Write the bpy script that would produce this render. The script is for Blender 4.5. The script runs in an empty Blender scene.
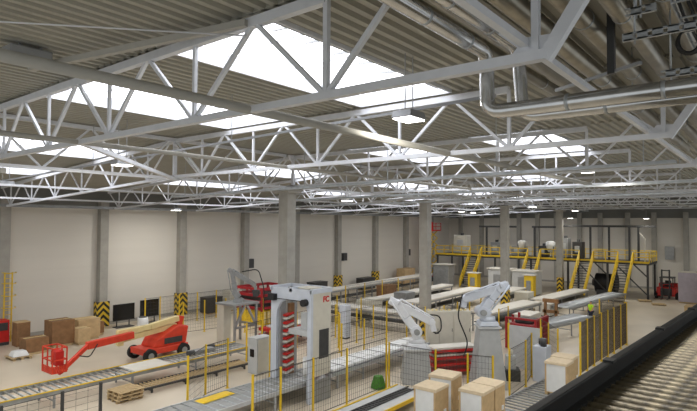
import bpy, math, random
from mathutils import Vector, Matrix
R = math.radians
random.seed(7)
SC = bpy.context.scene
COL = SC.collection

# ------------------------------------------------------------------ camera, sky, exposure
cam_d = bpy.data.cameras.new('camera'); cam = bpy.data.objects.new('camera', cam_d); COL.objects.link(cam)
F, YAW, PIT, ROLL, HC = 540.0, R(38.6), R(1.89), R(.36), 8.0
cam_d.sensor_width = 36.0; cam_d.lens = F / 697 * 36.0; cam_d.clip_start = .05; cam_d.clip_end = 500
fw = Vector((math.cos(YAW) * math.cos(PIT), math.sin(YAW) * math.cos(PIT), math.sin(PIT)))
cam.matrix_world = Matrix.Translation((0, 0, HC)) @ fw.to_track_quat('-Z', 'Y').to_matrix().to_4x4() @ Matrix.Rotation(ROLL, 4, 'Z')
SC.camera = cam
SC.view_settings.view_transform = 'Standard'; SC.view_settings.look = 'None'
SC.view_settings.gamma = 1; SC.view_settings.use_curve_mapping = False
SC.view_settings.exposure = 0.38
W = bpy.data.worlds.new('sky'); SC.world = W; W.use_nodes = True
W.node_tree.nodes['Background'].inputs[0].default_value = (.93, .97, 1.0, 1)
W.node_tree.nodes['Background'].inputs[1].default_value = .6
SKY_GLOW = 3.2        # daylight through the rooflights
LAMP_W = 200          # each high bay lamp


# ------------------------------------------------------------------ helpers
def mat(name, col, rough=.6, metal=0.0, var=.12, scale=3.0, emit=None, spec=None, stretch=None):
    m = bpy.data.materials.new(name); m.use_nodes = True
    nt = m.node_tree; b = nt.nodes['Principled BSDF']
    b.inputs['Roughness'].default_value = rough; b.inputs['Metallic'].default_value = metal
    if spec is not None: b.inputs['Specular IOR Level'].default_value = spec
    c = [(v / 12.92 if v <= .04045 else ((v + .055) / 1.055) ** 2.4) for v in [x / 255 for x in col]]
    tc = nt.nodes.new('ShaderNodeTexCoord'); n = nt.nodes.new('ShaderNodeTexNoise')
    n.inputs['Scale'].default_value = scale; n.inputs['Detail'].default_value = 5
    if stretch:
        mp = nt.nodes.new('ShaderNodeMapping'); mp.inputs['Scale'].default_value = stretch
        nt.links.new(tc.outputs['Object'], mp.inputs[0]); nt.links.new(mp.outputs[0], n.inputs['Vector'])
    else:
        nt.links.new(tc.outputs['Object'], n.inputs['Vector'])
    r = nt.nodes.new('ShaderNodeValToRGB')
    r.color_ramp.elements[0].position = .3; r.color_ramp.elements[1].position = .7
    r.color_ramp.elements[0].color = [min(1, v * (1 - var)) for v in c] + [1]
    r.color_ramp.elements[1].color = [min(1, v * (1 + var)) for v in c] + [1]
    nt.links.new(n.outputs['Fac'], r.inputs[0]); nt.links.new(r.outputs[0], b.inputs['Base Color'])
    if emit:
        b.inputs['Emission Color'].default_value = c + [1]; b.inputs['Emission Strength'].default_value = emit
    return m


M = dict(
    white_steel=mat('white_steel', (212, 214, 218), .45, var=.05),
    deck=mat('deck_sheet', (158, 155, 142), .5, var=.06, scale=.6),
    concrete=mat('concrete', (163, 160, 152), .8, var=.1, scale=2),
    wallp=mat('wall_panel', (214, 209, 199), .6, var=.025, scale=.25, stretch=(.3, .3, 6)),
    wallg=mat('wall_band', (118, 118, 114), .7, var=.08, scale=.6),
    floor=mat('floor_concrete', (204, 192, 172), .38, var=.08, scale=.35),
    yellow=mat('yellow_paint', (226, 190, 40), .5, var=.1),
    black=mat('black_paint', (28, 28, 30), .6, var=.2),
    wire=mat('dark_wire', (60, 58, 52), .5, var=.1),
    brownwire=mat('brown_wire', (84, 70, 50), .6, var=.1),
    red=mat('red_paint', (196, 36, 30), .45, var=.1),
    orange=mat('orange_red_paint', (214, 62, 36), .45, var=.1),
    cream=mat('cream_paint', (226, 208, 150), .5, var=.08),
    galv=mat('galvanised', (176, 180, 182), .35, .55, var=.12, scale=5),
    steel=mat('grey_steel', (150, 152, 152), .4, .3, var=.12),
    dark=mat('dark_steel', (66, 66, 66), .5, .2, var=.15),
    alu=mat('pipe_jacket', (200, 200, 198), .2, .9, var=.08, scale=6),
    duct=mat('dull_duct', (150, 144, 130), .3, .7, var=.15, scale=4),
    robot=mat('robot_white', (226, 228, 232), .4, var=.05),
    machine=mat('machine_grey', (188, 190, 190), .5, var=.06),
    steelgrey=mat('pedestal_grey', (170, 172, 172), .5, .1, var=.08),
    machinew=mat('machine_cream', (204, 200, 186), .5, var=.05),
    bluegrey=mat('blue_grey_paint', (196, 202, 212), .45, var=.05),
    card=mat('cardboard', (196, 168, 126), .85, var=.1, scale=4),
    palecard=mat('pale_card', (212, 194, 164), .85, var=.06, scale=4),
    brown=mat('brown_card', (140, 104, 70), .85, var=.15, scale=4),
    wood=mat('pallet_wood', (188, 164, 124), .85, var=.2, scale=6, stretch=(1, 8, 8)),
    wrap=mat('white_wrap', (228, 230, 230), .35, var=.04),
    sheet=mat('white_sheet', (212, 208, 198), .6, var=.04),
    belt=mat('grey_belt', (150, 152, 150), .55, var=.1),
    rubber=mat('rubber', (30, 30, 30), .8, var=.2),
    screen=mat('screen_black', (16, 17, 20), .2, var=.1),
    green=mat('green_bag', (70, 130, 40), .6, var=.25, scale=8),
    lime=mat('hi_vis', (190, 240, 40), .6, var=.05),
    navy=mat('navy_cloth', (34, 40, 60), .8, var=.15),
    skin=mat('skin', (200, 150, 120), .6, var=.05),
    hair=mat('dark_hair', (40, 32, 26), .8, var=.2),
    purple=mat('mauve_wrap', (176, 168, 178), .4, var=.08),
    rail=mat('black_rail', (34, 34, 33), .55, .1, var=.25, scale=6),
    roller=mat('worn_roller', (150, 138, 112), .45, .5, var=.75, scale=16),
    glow=mat('rooflight_sheet', (246, 248, 255), .5, var=.01, emit=SKY_GLOW),
    lamp=mat('lamp_diffuser', (255, 253, 246), .5, var=.01, emit=7.0),
    tiegrey=mat('tie_paint', (168, 165, 156), .6, var=.05),
    crimson=mat('crimson_paint', (158, 28, 36), .5, var=.12),
    lampbody=mat('lamp_body', (150, 152, 154), .4, .4, var=.06),
    cable=mat('black_cable', (26, 26, 26), .7, var=.2),
)


def chevron_mat():
    m = bpy.data.materials.new('hazard_chevrons'); m.use_nodes = True; nt = m.node_tree; b = nt.nodes['Principled BSDF']
    tc = nt.nodes.new('ShaderNodeTexCoord'); sx = nt.nodes.new('ShaderNodeSeparateXYZ'); nt.links.new(tc.outputs['Object'], sx.inputs[0])

    def mth(op, a, bb=None):
        n = nt.nodes.new('ShaderNodeMath'); n.operation = op
        for i, v in enumerate((a, bb)):
            if v is None: continue
            if isinstance(v, (int, float)): n.inputs[i].default_value = v
            else: nt.links.new(v, n.inputs[i])
        return n.outputs[0]
    s = mth('ADD', mth('ABSOLUTE', sx.outputs[0]), mth('ABSOLUTE', sx.outputs[1]))
    v = mth('FRACT', mth('MULTIPLY', mth('ADD', sx.outputs[2], s), 2.05))
    g = mth('GREATER_THAN', v, .5)
    mx = nt.nodes.new('ShaderNodeMix'); mx.data_type = 'RGBA'
    nt.links.new(g, mx.inputs['Factor']); mx.inputs['A'].default_value = (.02, .02, .02, 1); mx.inputs['B'].default_value = (.70, .47, .03, 1)
    nt.links.new(mx.outputs['Result'], b.inputs['Base Color']); b.inputs['Roughness'].default_value = .5
    return m


M['hazard'] = chevron_mat()


def tag(o, label=None, cat=None, group=None, kind=None):
    if label: o['label'] = label
    if cat: o['category'] = cat
    if group: o['group'] = group
    if kind: o['kind'] = kind
    return o


class MB:
    """collects shapes in world coordinates, built as one mesh"""
    def __init__(s): s.v = []; s.f = []; s.sm = []

    def add(s, vs, fs, smooth=False):
        n = len(s.v); s.v += [Vector(v) for v in vs]
        s.f += [[i + n for i in f] for f in fs]; s.sm += [smooth] * len(fs); return s

    def box(s, c, d, rz=0, top=None):
        """box of size d centred on c; top = (sx, sy) scales its upper face"""
        x, y, z = d[0] / 2, d[1] / 2, d[2] / 2; tx, ty = top or (1, 1)
        vs = [(-x, -y, -z), (x, -y, -z), (x, y, -z), (-x, y, -z), (-x * tx, -y * ty, z), (x * tx, -y * ty, z), (x * tx, y * ty, z), (-x * tx, y * ty, z)]
        m = Matrix.Rotation(rz, 3, 'Z')
        return s.add([m @ Vector(v) + Vector(c) for v in vs], [(0, 3, 2, 1), (4, 5, 6, 7), (0, 1, 5, 4), (1, 2, 6, 5), (2, 3, 7, 6), (3, 0, 4, 7)])

    def b2(s, lo, hi): return s.box([(a + b) / 2 for a, b in zip(lo, hi)], [abs(b - a) for a, b in zip(lo, hi)])

    def bar(s, p, q, w, h=None, up=(0, 0, 1)):
        h = h or w; p = Vector(p); q = Vector(q); d = (q - p).normalized(); u = Vector(up)
        if abs(d.dot(u)) > .98: u = Vector((1, 0, 0))
        a = d.cross(u).normalized(); u = a.cross(d).normalized()
        vs = [e + a * (i * w / 2) + u * (j * h / 2) for e in (p, q) for i, j in ((-1, -1), (1, -1), (1, 1), (-1, 1))]
        return s.add(vs, [(0, 1, 2, 3), (7, 6, 5, 4), (0, 4, 5, 1), (1, 5, 6, 2), (2, 6, 7, 3), (3, 7, 4, 0)])

    def tube(s, pts, r, n=8, caps=True):
        pts = [Vector(p) for p in pts]; rs = r if isinstance(r, (list, tuple)) else [r] * len(pts)
        vs = []; fs = []; a = None
        for i, p in enumerate(pts):
            d = (pts[min(i + 1, len(pts) - 1)] - pts[max(i - 1, 0)]).normalized()
            if a is None:
                u = Vector((0, 0, 1)) if abs(d.z) < .9 else Vector((1, 0, 0)); a = d.cross(u).normalized()
            else: a = (a - d * a.dot(d)).normalized()
            b = d.cross(a)
            vs += [p + (a * math.cos(6.2832 * k / n) + b * math.sin(6.2832 * k / n)) * rs[i] for k in range(n)]
        for i in range(len(pts) - 1):
            fs += [(i * n + k, i * n + (k + 1) % n, (i + 1) * n + (k + 1) % n, (i + 1) * n + k) for k in range(n)]
        s.add(vs, fs, True)
        if caps:
            m = len(s.v) - len(vs); s.f += [[m + k for k in range(n)][::-1], [m + (len(pts) - 1) * n + k for k in range(n)]]; s.sm += [False] * 2
        return s

    def prism(s, poly, axis, lo, hi):
        """extrude a 2D polygon along axis 0, 1 or 2; poly gives the two other coordinates in order"""
        def mk(p, t): q = list(p); q.insert(axis, t); return q
        n = len(poly)
        return s.add([mk(p, lo) for p in poly] + [mk(p, hi) for p in poly],
                     [list(range(n))[::-1], list(range(n, 2 * n))] + [(i, (i + 1) % n, (i + 1) % n + n, i + n) for i in range(n)])

    def build(s, name, m, parent=None, bevel=0):
        root = Vector((0, 0, 0))
        if parent is not None:
            root = parent.location.copy(); p = parent.parent
            while p: root += p.location; p = p.parent
            loc = Vector((0, 0, 0))
        else:
            lo = [min(v[i] for v in s.v) for i in range(3)]; hi = [max(v[i] for v in s.v) for i in range(3)]
            root = loc = Vector(((lo[0] + hi[0]) / 2, (lo[1] + hi[1]) / 2, lo[2]))
        me = bpy.data.meshes.new(name); me.from_pydata([v - root for v in s.v], [], s.f)
        me.polygons.foreach_set('use_smooth', s.sm); me.materials.append(M[m] if isinstance(m, str) else m); me.update()
        o = bpy.data.objects.new(name, me); COL.objects.link(o); o.location = loc; o.parent = parent
        if bevel:
            b = o.modifiers.new('bevel', 'BEVEL'); b.width = bevel; b.segments = 2; b.limit_method = 'ANGLE'
        return o


def thing(name, label, cat, loc, group=None):
    o = bpy.data.objects.new(name, None); COL.objects.link(o); o.location = loc; o.empty_display_size = .2
    return tag(o, label, cat, group)


def kids(o): return [c for c in COL.objects if c.parent is o]


def copy_tree(o, loc=None, rz=None, label=None, parent=None, group=None):
    c = o.copy(); COL.objects.link(c); c.parent = parent
    if loc is not None: c.location = loc
    if rz is not None: c.rotation_euler.z = rz
    if label: c['label'] = label
    if group: c['group'] = group
    for k in list(o.children): copy_tree(k, parent=c)
    return c


def copies(proto, name_offsets):
    """repeat a finished part under the same thing at the given offsets"""
    for off in name_offsets:
        c = proto.copy(); COL.objects.link(c); c.location = proto.location + Vector(off)


def struct(o): o['kind'] = 'structure'; return o


# ------------------------------------------------------------------ the hall
XE, YW, ZT, ZE = 77.0, 41.0, 11.62, 10.3        # end wall, long wall, roof over the flat bay, roof at the eaves
def zroof(y): return ZT if y < 20 else ZT + (ZE - ZT) * (y - 20) / (YW - 20)
BAY = [6.2 + 7.17 * k for k in range(10)]      # truss lines
PX = [6.2, 20.0, 34.05, 48.5, 64.6]              # pillars on the line y = 20

struct(MB().b2((-8, -8, -.2), (XE + 1, YW + 1, 0)).build('floor', 'floor'))
w = MB().b2((-8, YW, 0), (XE, YW + .3, 9.0))
for k in range(1, 9): w.b2((-8, YW - .012, k * 1.0 - .012), (XE, YW, k * 1.0 + .012))
struct(w.build('wall_left', 'wallp'))
struct(MB().b2((-8, YW - .02, 9.0), (XE, YW + .3, 11.2)).build('trim_1', 'wallg'))
w = MB().b2((XE, -8, 0), (XE + .3, YW + .3, 8.9))
for k in range(1, 9): w.b2((XE - .012, -8, k * 1.0 - .012), (XE, YW, k * 1.0 + .012))
struct(w.build('wall_back', 'wallp'))
struct(MB().b2((XE - .02, -8, 8.9), (XE + .3, YW + .3, 12)).build('trim_2', 'wallg'))
struct(MB().b2((-8, YW - .08, 0), (XE, YW - .0, .25)).build('baseboard_left', 'concrete'))
struct(MB().b2((XE - .08, -8, 0), (XE, YW - .1, .25)).build('baseboard_back', 'concrete'))

# corrugated roof sheet, with openings for the rooflights
SKYY = [(7.0, 10.1), (13.1, 16.6), (24.0, 27.0), (31.0, 34.2)]
PITCH, DEP = .30, .085
def deck_strip(mb, x0, x1, y0, y1):
    n = max(1, round((y1 - y0) / PITCH)); p = (y1 - y0) / n
    prof = []
    for i in range(n):
        a = y0 + i * p
        prof += [(a, 0), (a + p * .40, 0), (a + p * .5, DEP), (a + p * .9, DEP)]
    prof.append((y1, 0))
    vs = [(x, y, zroof(y) + d) for x in (x0, x1) for y, d in prof]; k = len(prof)
    mb.add(vs, [(i, i + 1, i + 1 + k, i + k) for i in range(k - 1)])
dk = MB()
xs = [-8, -.97] + BAY + [XE + .3]
sky = []
for i in range(len(xs) - 1):
    x0, x1 = xs[i], xs[i + 1]
    holes = {2: SKYY, 4: SKYY, 6: SKYY[1:], 8: SKYY[2:], 10: SKYY[2:]}.get(i, [])
    edges = [-8] + [e for h in holes for e in h] + [YW + .3]
    for j in range(0, len(edges), 2):
        a, b = edges[j], edges[j + 1]
        if a < 20 < b: deck_strip(dk, x0, x1, a, 20); deck_strip(dk, x0, x1, 20, b)
        else: deck_strip(dk, x0, x1, a, b)
    for h in holes: sky.append((x0, x1, h))
for x in BAY:
    dk.bar((x, -8, ZT + .05), (x, 20, ZT + .05), .08, .1).bar((x, 20, ZT + .05), (x, YW, ZE + .05), .08, .1)
dk.build('ceiling', 'deck')['kind'] = 'structure'
for n, (x0, x1, (a, b)) in enumerate(sky):
    za, zb = zroof(a), zroof(b); fr = MB(); x0 += .12; x1 -= .12
    for (p, q) in (((x0, a), (x1, a)), ((x0, b), (x1, b)), ((x0, a), (x0, b)), ((x1, a), (x1, b))):
        fr.bar((*p, zroof(p[1]) + .16), (*q, zroof(q[1]) + .16), .05, .36)
    f = struct(fr.build('window_%d' % (n + 1), 'white_steel'))
    gl = MB(); zz = .33
    gl.add([(x0, a, za + zz), (x1, a, za + zz), (x1, b, zb + zz), (x0, b, zb + zz), (x0, a, za + zz + .03), (x1, a, za + zz + .03), (x1, b, zb + zz + .03), (x0, b, zb + zz + .03)],
           [(0, 3, 2, 1), (4, 5, 6, 7), (0, 1, 5, 4), (1, 2, 6, 5), (2, 3, 7, 6), (3, 0, 4, 7)])
    g = gl.build('glazing', 'glow', f)
    g.location = -f.location
    me = g.data
    for v in me.vertices: v.co += f.location
    mu = MB()
    for k in range(1, 4):
        x = x0 + (x1 - x0) * k / 4; mu.bar((x, a, za + .3), (x, b, zb + .3), .04, .05)
    m_ = mu.build('glazing_bar', 'white_steel', f)
    if n == 0:                                  # the opening vent with its struts
        v = MB()
        for k in range(6):
            x = x0 + .9 + k * .95; v.bar((x, a + .05, za + .1), (x + .25, a + .95, za + .27), .05)
        v.bar((x0 + .3, a + .22, za + .12), (x1 - .3, a + .22, za + .12), .09)
        v.build('vent_strut', 'steel', f)

# columns along the walls, pillars on the middle line, hazard guards
def wall_column(x, y, along_x, w, d, h):
    m = MB()
    if along_x: m.b2((x - w / 2, y - d, 0), (x + w / 2, y, h))
    else: m.b2((x - d, y - w / 2, 0), (x, y + w / 2, h))
    return struct(m.build('column', 'concrete'))
ncol = 0
WCX = [13.95, 20.75, 27.75, 34.9, 42.0, 49.1, 56.6, 63.9, 70.8]
for x in WCX: wall_column(x, YW, True, .62, .55, 9.6)
for y in (38.9, 35.4, 32.2, 29.6, 26.9, 24.3, 21.2, 18.6, 15.3, 12.3, 8.9, 4.5): wall_column(XE, y, False, .55, .4, 9.6)
for x in PX:
    p = MB().b2((x - .31, 19.72, 0), (x + .31, 20.38, 9.7)).build('pillar', 'concrete', bevel=.02); struct(p)
    c = MB().b2((x - .5, 19.5, 9.55), (x + .5, 20.6, 9.72)); c.box((x, 20.05, 9.74), (.3, .3, .05)); struct(c.build('pillar_cap', 'concrete', p))

def guard(x, y, w, d, h, label):
    """three-sided striped sheet wrapped round a column foot"""
    m = MB()
    m.b2((x - w / 2 - .03, y - .03, 0), (x + w / 2 + .03, y, h))
    m.b2((x - w / 2 - .03, y, 0), (x - w / 2, y + d, h)); m.b2((x + w / 2, y, 0), (x + w / 2 + .03, y + d, h))
    o = m.build('column_guard', 'hazard'); tag(o, label, 'column guard', 'striped column guards')
    return o
names = ['behind the cream boom of the lift', 'behind the far guard fence', None, None, 'beside the tall portal machine', 'just past the portal machine column', 'beside the brown carton on the wall', ]
for i, x in enumerate(WCX[1:8]):
    if names[i] is None: continue
    guard(x, YW - .55, .92, .5, 1.9, 'yellow and black chevron guard on the wall column ' + names[i])
guard(PX[3], 19.72, .62, .6, 1.9, 'yellow and black chevron guard on the pillar behind the robot on the tall pedestal')
guard(PX[4], 19.72, .62, .6, 1.9, 'yellow and black chevron guard on the pillar beside the yellow stairs')
guard(PX[2], 19.72, .62, .6, 1.0, 'low yellow and black chevron guard on the pillar behind the grey cabinets')

# ------------------------------------------------------------------ roof trusses
ZB, ZC = 9.95, 11.47
def truss(x, label, ky=1.84):
    t = thing('roof_truss', label, 'truss', (x, 2.0, ZB), 'white roof trusses')
    MB().bar((x, 5.4, ZC), (x, 20.2, ZC), .14, .17).bar((x, 20.2, ZC), (x, 39.6, 10.2), .14, .17).build('top_chord', 'white_steel', t)
    MB().bar((x, ky - .04, ZB), (x, 20.3, ZB), .13, .12).bar((x, 20.3, ZB), (x, 38.6, 8.98), .12, .11).build('bottom_chord', 'white_steel', t)
    MB().bar((x, ky, ZB - .05), (x, ky - 1.14, 11.6), .12, .15).build('knee_strut', 'white_steel', t)
    g = MB().prism([(ky + .4, ZB + .05), (ky, ZB), (ky - .16, ZB + .22), (ky + .22, ZB + .24)], 0, x - .02, x + .02); g.build('gusset', 'white_steel', t)
    bot = [ky + .1, 5.4, 8.75, 12.0, 15.2, 18.3]; top = [3.9, 7.05, 10.4, 13.6, 16.9, 20.1]
    def web(y0, z0, y1, z1, w=.075, name='diagonal'): MB().bar((x, y0, z0), (x, y1, z1), w).build(name, 'white_steel', t)
    for i, b in enumerate(bot):
        web(b, ZB, b, ZC, .085 if i in (0, 1) else .07, 'post')
        web(b, ZB, top[i], ZC)
        if i: web(b, ZB, top[i - 1], ZC)
    web(20.2, ZB - .1, 20.2, ZC, .13, 'post')
    zt = lambda y: ZC + (10.2 - ZC) * (y - 20.2) / 19.4
    zb = lambda y: ZB + (8.98 - ZB) * (y - 20.3) / 18.3
    nb = [22.3 + 3.15 * k for k in range(6)]; ntp = [20.6 + 3.15 * k for k in range(7)]
    for i, b in enumerate(nb):
        web(b, zb(b), b, zt(b), .06, 'post'); web(b, zb(b), ntp[i], zt(ntp[i]), .06); web(b, zb(b), ntp[i + 1], zt(ntp[i + 1]), .06)
    return t
ordn = ['closest to the camera, crossing above everything', 'second from the camera, just behind the square lamp', 'third from the camera, over the first tall pillar',
        'fourth from the camera, one bay past the first tall pillar', 'fifth from the camera, over the second tall pillar', 'sixth from the camera, one bay past the second tall pillar', 'seventh from the camera, over the third tall pillar', 'eighth from the camera, one bay past the third tall pillar', 'ninth from the camera, over the fourth tall pillar', 'tenth from the camera, in front of the end wall']
for i, x in enumerate(BAY): truss(x, 'white lattice roof truss ' + ordn[i], 2.08 if i == 0 else 1.84)

# ties running the length of the roof
def tie(y, z, w, h, label, x0=-1, x1=XE - .3, m='white_steel', rnd=False):
    b = MB()
    if rnd: b.tube([(x0, y, z), (x1, y, z)], w / 2, 14)
    else: b.bar((x0, y, z), (x1, y, z), w, h)
    tag(b.build('roof_tie', m), label, 'beam', 'long roof ties')
tie(7.12, 9.95, .16, .16, 'thick round grey tie pipe running through the lower chord of the first truss', m='tiegrey', rnd=True)
tie(13.4, 9.95, .12, .12, 'slimmer round grey tie pipe between the thick tie pipe and the pillar line', m='tiegrey', rnd=True)
tie(2.3, 10.12, .09, .09, 'white square tie beam joining the angled truss ends', x0=1.5, x1=27.4)
tie(27.0, 9.62, .1, .1, 'white tie beam above the boom lift running the roof length')
tie(33.5, 9.30, .1, .1, 'white tie beam running the roof length close to the long wall')
tie(39.7, 9.05, .14, .2, 'grey eaves beam running along the head of the long wall', m='steel')
# lattice girder along the pillar line
for k in range(5):
    x0 = PX[k] + .1; x1 = PX[k + 1] - .1 if k < 4 else XE - .2
    t = thing('lattice_girder', 'white lattice girder on the pillar line, ' + ['before the first tall pillar', 'between the first and second tall pillars', 'between the second and third tall pillars', 'between the third and fourth tall pillars', 'from the fourth tall pillar to the end wall'][k], 'girder', (x0, 20.1, 9.9), 'pillar line girders')
    MB().bar((x0, 20.1, 11.5), (x1, 20.1, 11.5), .12, .14).build('top_chord', 'white_steel', t)
    MB().bar((x0, 20.1, 9.86), (x1, 20.1, 9.86), .12, .12).build('bottom_chord', 'white_steel', t)
    n = 4
    for j in range(n):
        a = x0 + (x1 - x0) * j / n; b = x0 + (x1 - x0) * (j + 1) / n; c = (a + b) / 2
        MB().bar((a, 20.1, 11.5), (c, 20.1, 9.86), .07).build('diagonal', 'white_steel', t); MB().bar((c, 20.1, 9.86), (b, 20.1, 11.5), .07).build('diagonal', 'white_steel', t)
# braces and rods in the first bay
tag(MB().bar((6.1, 7.15, 11.45), (4.85, 12.9, 11.38), .12).build('roof_brace', 'tiegrey'), 'grey diagonal roof brace meeting the peak node of the first truss', 'brace', 'roof braces')
tag(MB().bar((6.3, 13.5, 9.95), (13.3, 20.0, 9.8), .12).build('roof_brace', 'white_steel'), 'grey diagonal brace from the first truss to the post of the second truss', 'brace', 'roof braces')
tag(MB().tube([(6.15, 7.2, 11.25), (2.6, 11.7, 11.56)], .016, 5).build('tie_rod', 'white_steel'), 'thin white rod under the roof sheet, upper one', 'rod', 'thin roof rods')
tag(MB().tube([(6.15, 16.3, 10.9), (4.6, 18.5, 10.9)], .014, 5).build('tie_rod', 'white_steel'), 'thin white rod just above the first truss, lower one', 'rod', 'thin roof rods')
h = thing('roof_heater', 'grey box heater hung under the roof sheet by the thick tie', 'heater', (4.5, 12.0, 11.31))
MB().box((4.45, 12.0, 11.42), (.8, .5, .2)).build('casing', 'bluegrey' if False else 'lampbody', h, bevel=.03)
MB().bar((4.3, 12.0, 11.5), (4.3, 12.0, 11.64), .04).bar((4.7, 12.0, 11.5), (4.7, 12.0, 11.64), .04).build('hanger', 'steel', h)

# ------------------------------------------------------------------ lamps and lamp rail
def lamp(x, y, z, label, power=LAMP_W, s=.62, hang=None):
    t = thing('high_bay_lamp', label, 'lamp', (x, y, z), 'high bay lamps')
    MB().box((x, y, z + .09), (s, s * .8, .16), top=(.9, .9)).build('housing', 'lampbody', t, bevel=.015)
    MB().box((x, y, z), (s * .9, s * .7, .03)).build('diffuser', 'lamp', t)
    top = hang if hang else zroof(y) + .1
    MB().bar((x - .15, y, z + .15), (x - .15, y, top), .018).bar((x + .15, y, z + .15), (x + .15, y, top), .018).build('hanger', 'steel', t)
    d = bpy.data.lights.new('lamp_light', 'AREA'); d.energy = power; d.shape = 'RECTANGLE'; d.size = s * .9; d.size_y = s * .7; d.color = (1, .96, .88)
    l = bpy.data.objects.new('lamp_light', d); COL.objects.link(l); l.parent = t; l.location = (0, 0, -.03)
rail = thing('lamp_rail', 'long thin grey trunking carrying lamps, sloping across the second bay', 'rail', (9.6, 20, 10.2))
RZ = lambda y: 10.42 - .022 * (y - 6)
MB().bar((9.75, 4.2, RZ(4.2)), (9.75, 34, RZ(34)), .05, .06).build('trunking', 'lampbody', rail)
for y in (4.4, 12, 20, 28): MB().bar((9.75, y, RZ(y)), (9.75, y, zroof(y)), .015).build('hanger', 'steel', rail)
LB = [(9.75, 6.15, 10.22, 'square lamp with grey housing hanging from the thin trunking, closest of all'),
      (9.75, 17.9, 9.97, 'lamp on the thin trunking over the red boom lift'),
      (9.75, 28.4, 9.72, 'lamp on the thin trunking beside the pillar at the photo edge'),
      (21.6, 5.7, 10.0, 'lamp hanging by the crossed braces past the silver pipes'),
      (25.3, 20.3, 9.35, 'lamp just past the first tall pillar at girder level'),
      (49.1, 24.8, 9.22, 'lamp over the mezzanine, beside the second tall pillar'),
      (58.5, 28.0, 9.3, 'lamp over the mezzanine, one place farther than its twin'),
      (41.9, 15.05, 9.36, 'lamp just before the third tall pillar line, above the conveyors'),
      (53.3, 15.1, 9.3, 'lamp just before the fourth tall pillar'),
      (66.5, 11.4, 8.7, 'lamp above the right end of the mezzanine rail'),
      (66.5, 19.4, 8.75, 'lamp above the dark steel frame on the mezzanine'),
      (24.0, 36.0, 8.9, 'small lamp close to the long wall above the striped guard fence')]
for a in LB: lamp(*a)

# ------------------------------------------------------------------ pipes, trays and struts under the roof beside the camera
def bend(pts, r, n=5):
    """round the corners of a polyline"""
    out = [Vector(pts[0])]
    for i in range(1, len(pts) - 1):
        p, c, q = Vector(pts[i - 1]), Vector(pts[i]), Vector(pts[i + 1])
        a = c + (p - c).normalized() * r; b = c + (q - c).normalized() * r
        for k in range(n + 1):
            t = k / n; out.append(a * (1 - t) ** 2 + c * 2 * t * (1 - t) + b * t ** 2)
    return out + [Vector(pts[-1])]
def pipe(name, pts, r, m, label, collar=1.0):
    t = thing(name, label, 'pipe', pts[0], 'pipes under the roof')
    MB().tube(bend(pts, r * 2.2), r, 14).build('jacket', m, t)
    c = MB()
    for p, q in zip(pts, pts[1:]):
        p, q = Vector(p), Vector(q); L = (q - p).length; d = (q - p) / L; k = collar
        while k < L - .3:
            MB().tube([p + d * k, p + d * (k + .04)], r * 1.06, 14).build('clamp_band', 'galv', t); k += collar
    return t
pipe('silver_pipe', [(-2, 2.97, 10.25), (6.62, 2.97, 10.25), (6.62, 2.97, 9.46), (6.62, -4, 9.46)], .095, 'alu', 'silver pipe with bright elbow dropping behind the first truss, first of the pair')
pipe('silver_pipe', [(-2, 2.68, 10.35), (6.95, 2.68, 10.35), (6.95, 2.62, 9.42), (6.95, -4, 9.42)], .085, 'alu', 'silver pipe dropping behind the first truss, second and partly hidden one of the pair')
for i, (y, z, r, m, lab) in enumerate([(2.75, 10.95, .16, 'duct', 'thick dull duct running just above the white square tie'),
        (2.2, 11.0, .15, 'duct', 'thick dull duct behind the angled end of the first truss'),
        (1.68, 10.95, .13, 'duct', 'dull duct beside the angled end of the first truss'),
        (1.15, 11.15, .15, 'duct', 'thick dull duct above the perforated struts'),
        (.6, 11.2, .14, 'duct', 'dull duct in the upper corner past the cable loops'),
        (.1, 11.2, .14, 'duct', 'dull duct at the photo corner above the silver pipe'),
        (3.45, 11.0, .13, 'duct', 'dull brown duct high above the two silver pipes'),
        (3.95, 11.05, .12, 'duct', 'slim dull duct next to the first truss end post')]):
    pipe('roof_pipe', [(-2, y, z), (24 - i * 1.4, y, z)], r, m, lab, 3.4)
def strut(x, y0, y1, z, label):
    t = thing('slotted_strut', label, 'strut', (x, y0, z), 'slotted struts')
    m = MB(); h = .1
    m.bar((x, y0, z + h * .4), (x, y1, z + h * .4), .05, h * .22).bar((x, y0, z - h * .4), (x, y1, z - h * .4), .05, h * .22)
    y = y0
    while y < y1: m.box((x, y, z), (.05, .12, h)); y += .17
    m.build('channel', 'galv', t)
    r = MB()
    for y in (y0 + .12, y1 - .12): r.tube([(x, y, z - .1), (x, y, 11.6)], .012, 6)
    r.build('threaded_rod', 'galv', t)
strut(7.6, .3, 1.53, 10.41, 'slotted galvanised strut above the silver pipe, larger and lower one')
strut(7.6, 1.22, 1.51, 10.73, 'slotted galvanised strut in the top corner, shorter upper one')
strut(8.6, .3, 1.27, 10.11, 'slotted galvanised strut just over the silver pipe, blue grey one')
strut(12.0, .9, 2.4, 10.4, 'slotted galvanised strut behind the silver pipe, far one')
def tray(y, z, x0, x1, label):
    t = thing('cable_tray', label, 'cable tray', (x0, y, z), 'cable trays')
    m = MB().bar((x0, y - .2, z), (x1, y - .2, z), .02, .08).bar((x0, y + .2, z), (x1, y + .2, z), .02, .08)
    x = x0
    while x < x1: m.bar((x, y - .2, z - .03), (x, y + .2, z - .03), .03, .015); x += .6
    m.build('ladder', 'galv', t)
    for k in range(5): MB().tube([(x0 + (x1 - x0) * i / 8, y - .14 + k * .07 + random.uniform(-.02, .02), z + .01 + random.uniform(0, .03)) for i in range(9)], .02, 6).build('cable', 'cable', t)
tray(.75, 10.62, 7.2, 13, 'ladder cable tray resting over the slotted struts')
t = thing('cable_coil', 'coil of black cable hanging by the slotted struts', 'cable', (8.3, .9, 10.4))
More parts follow.
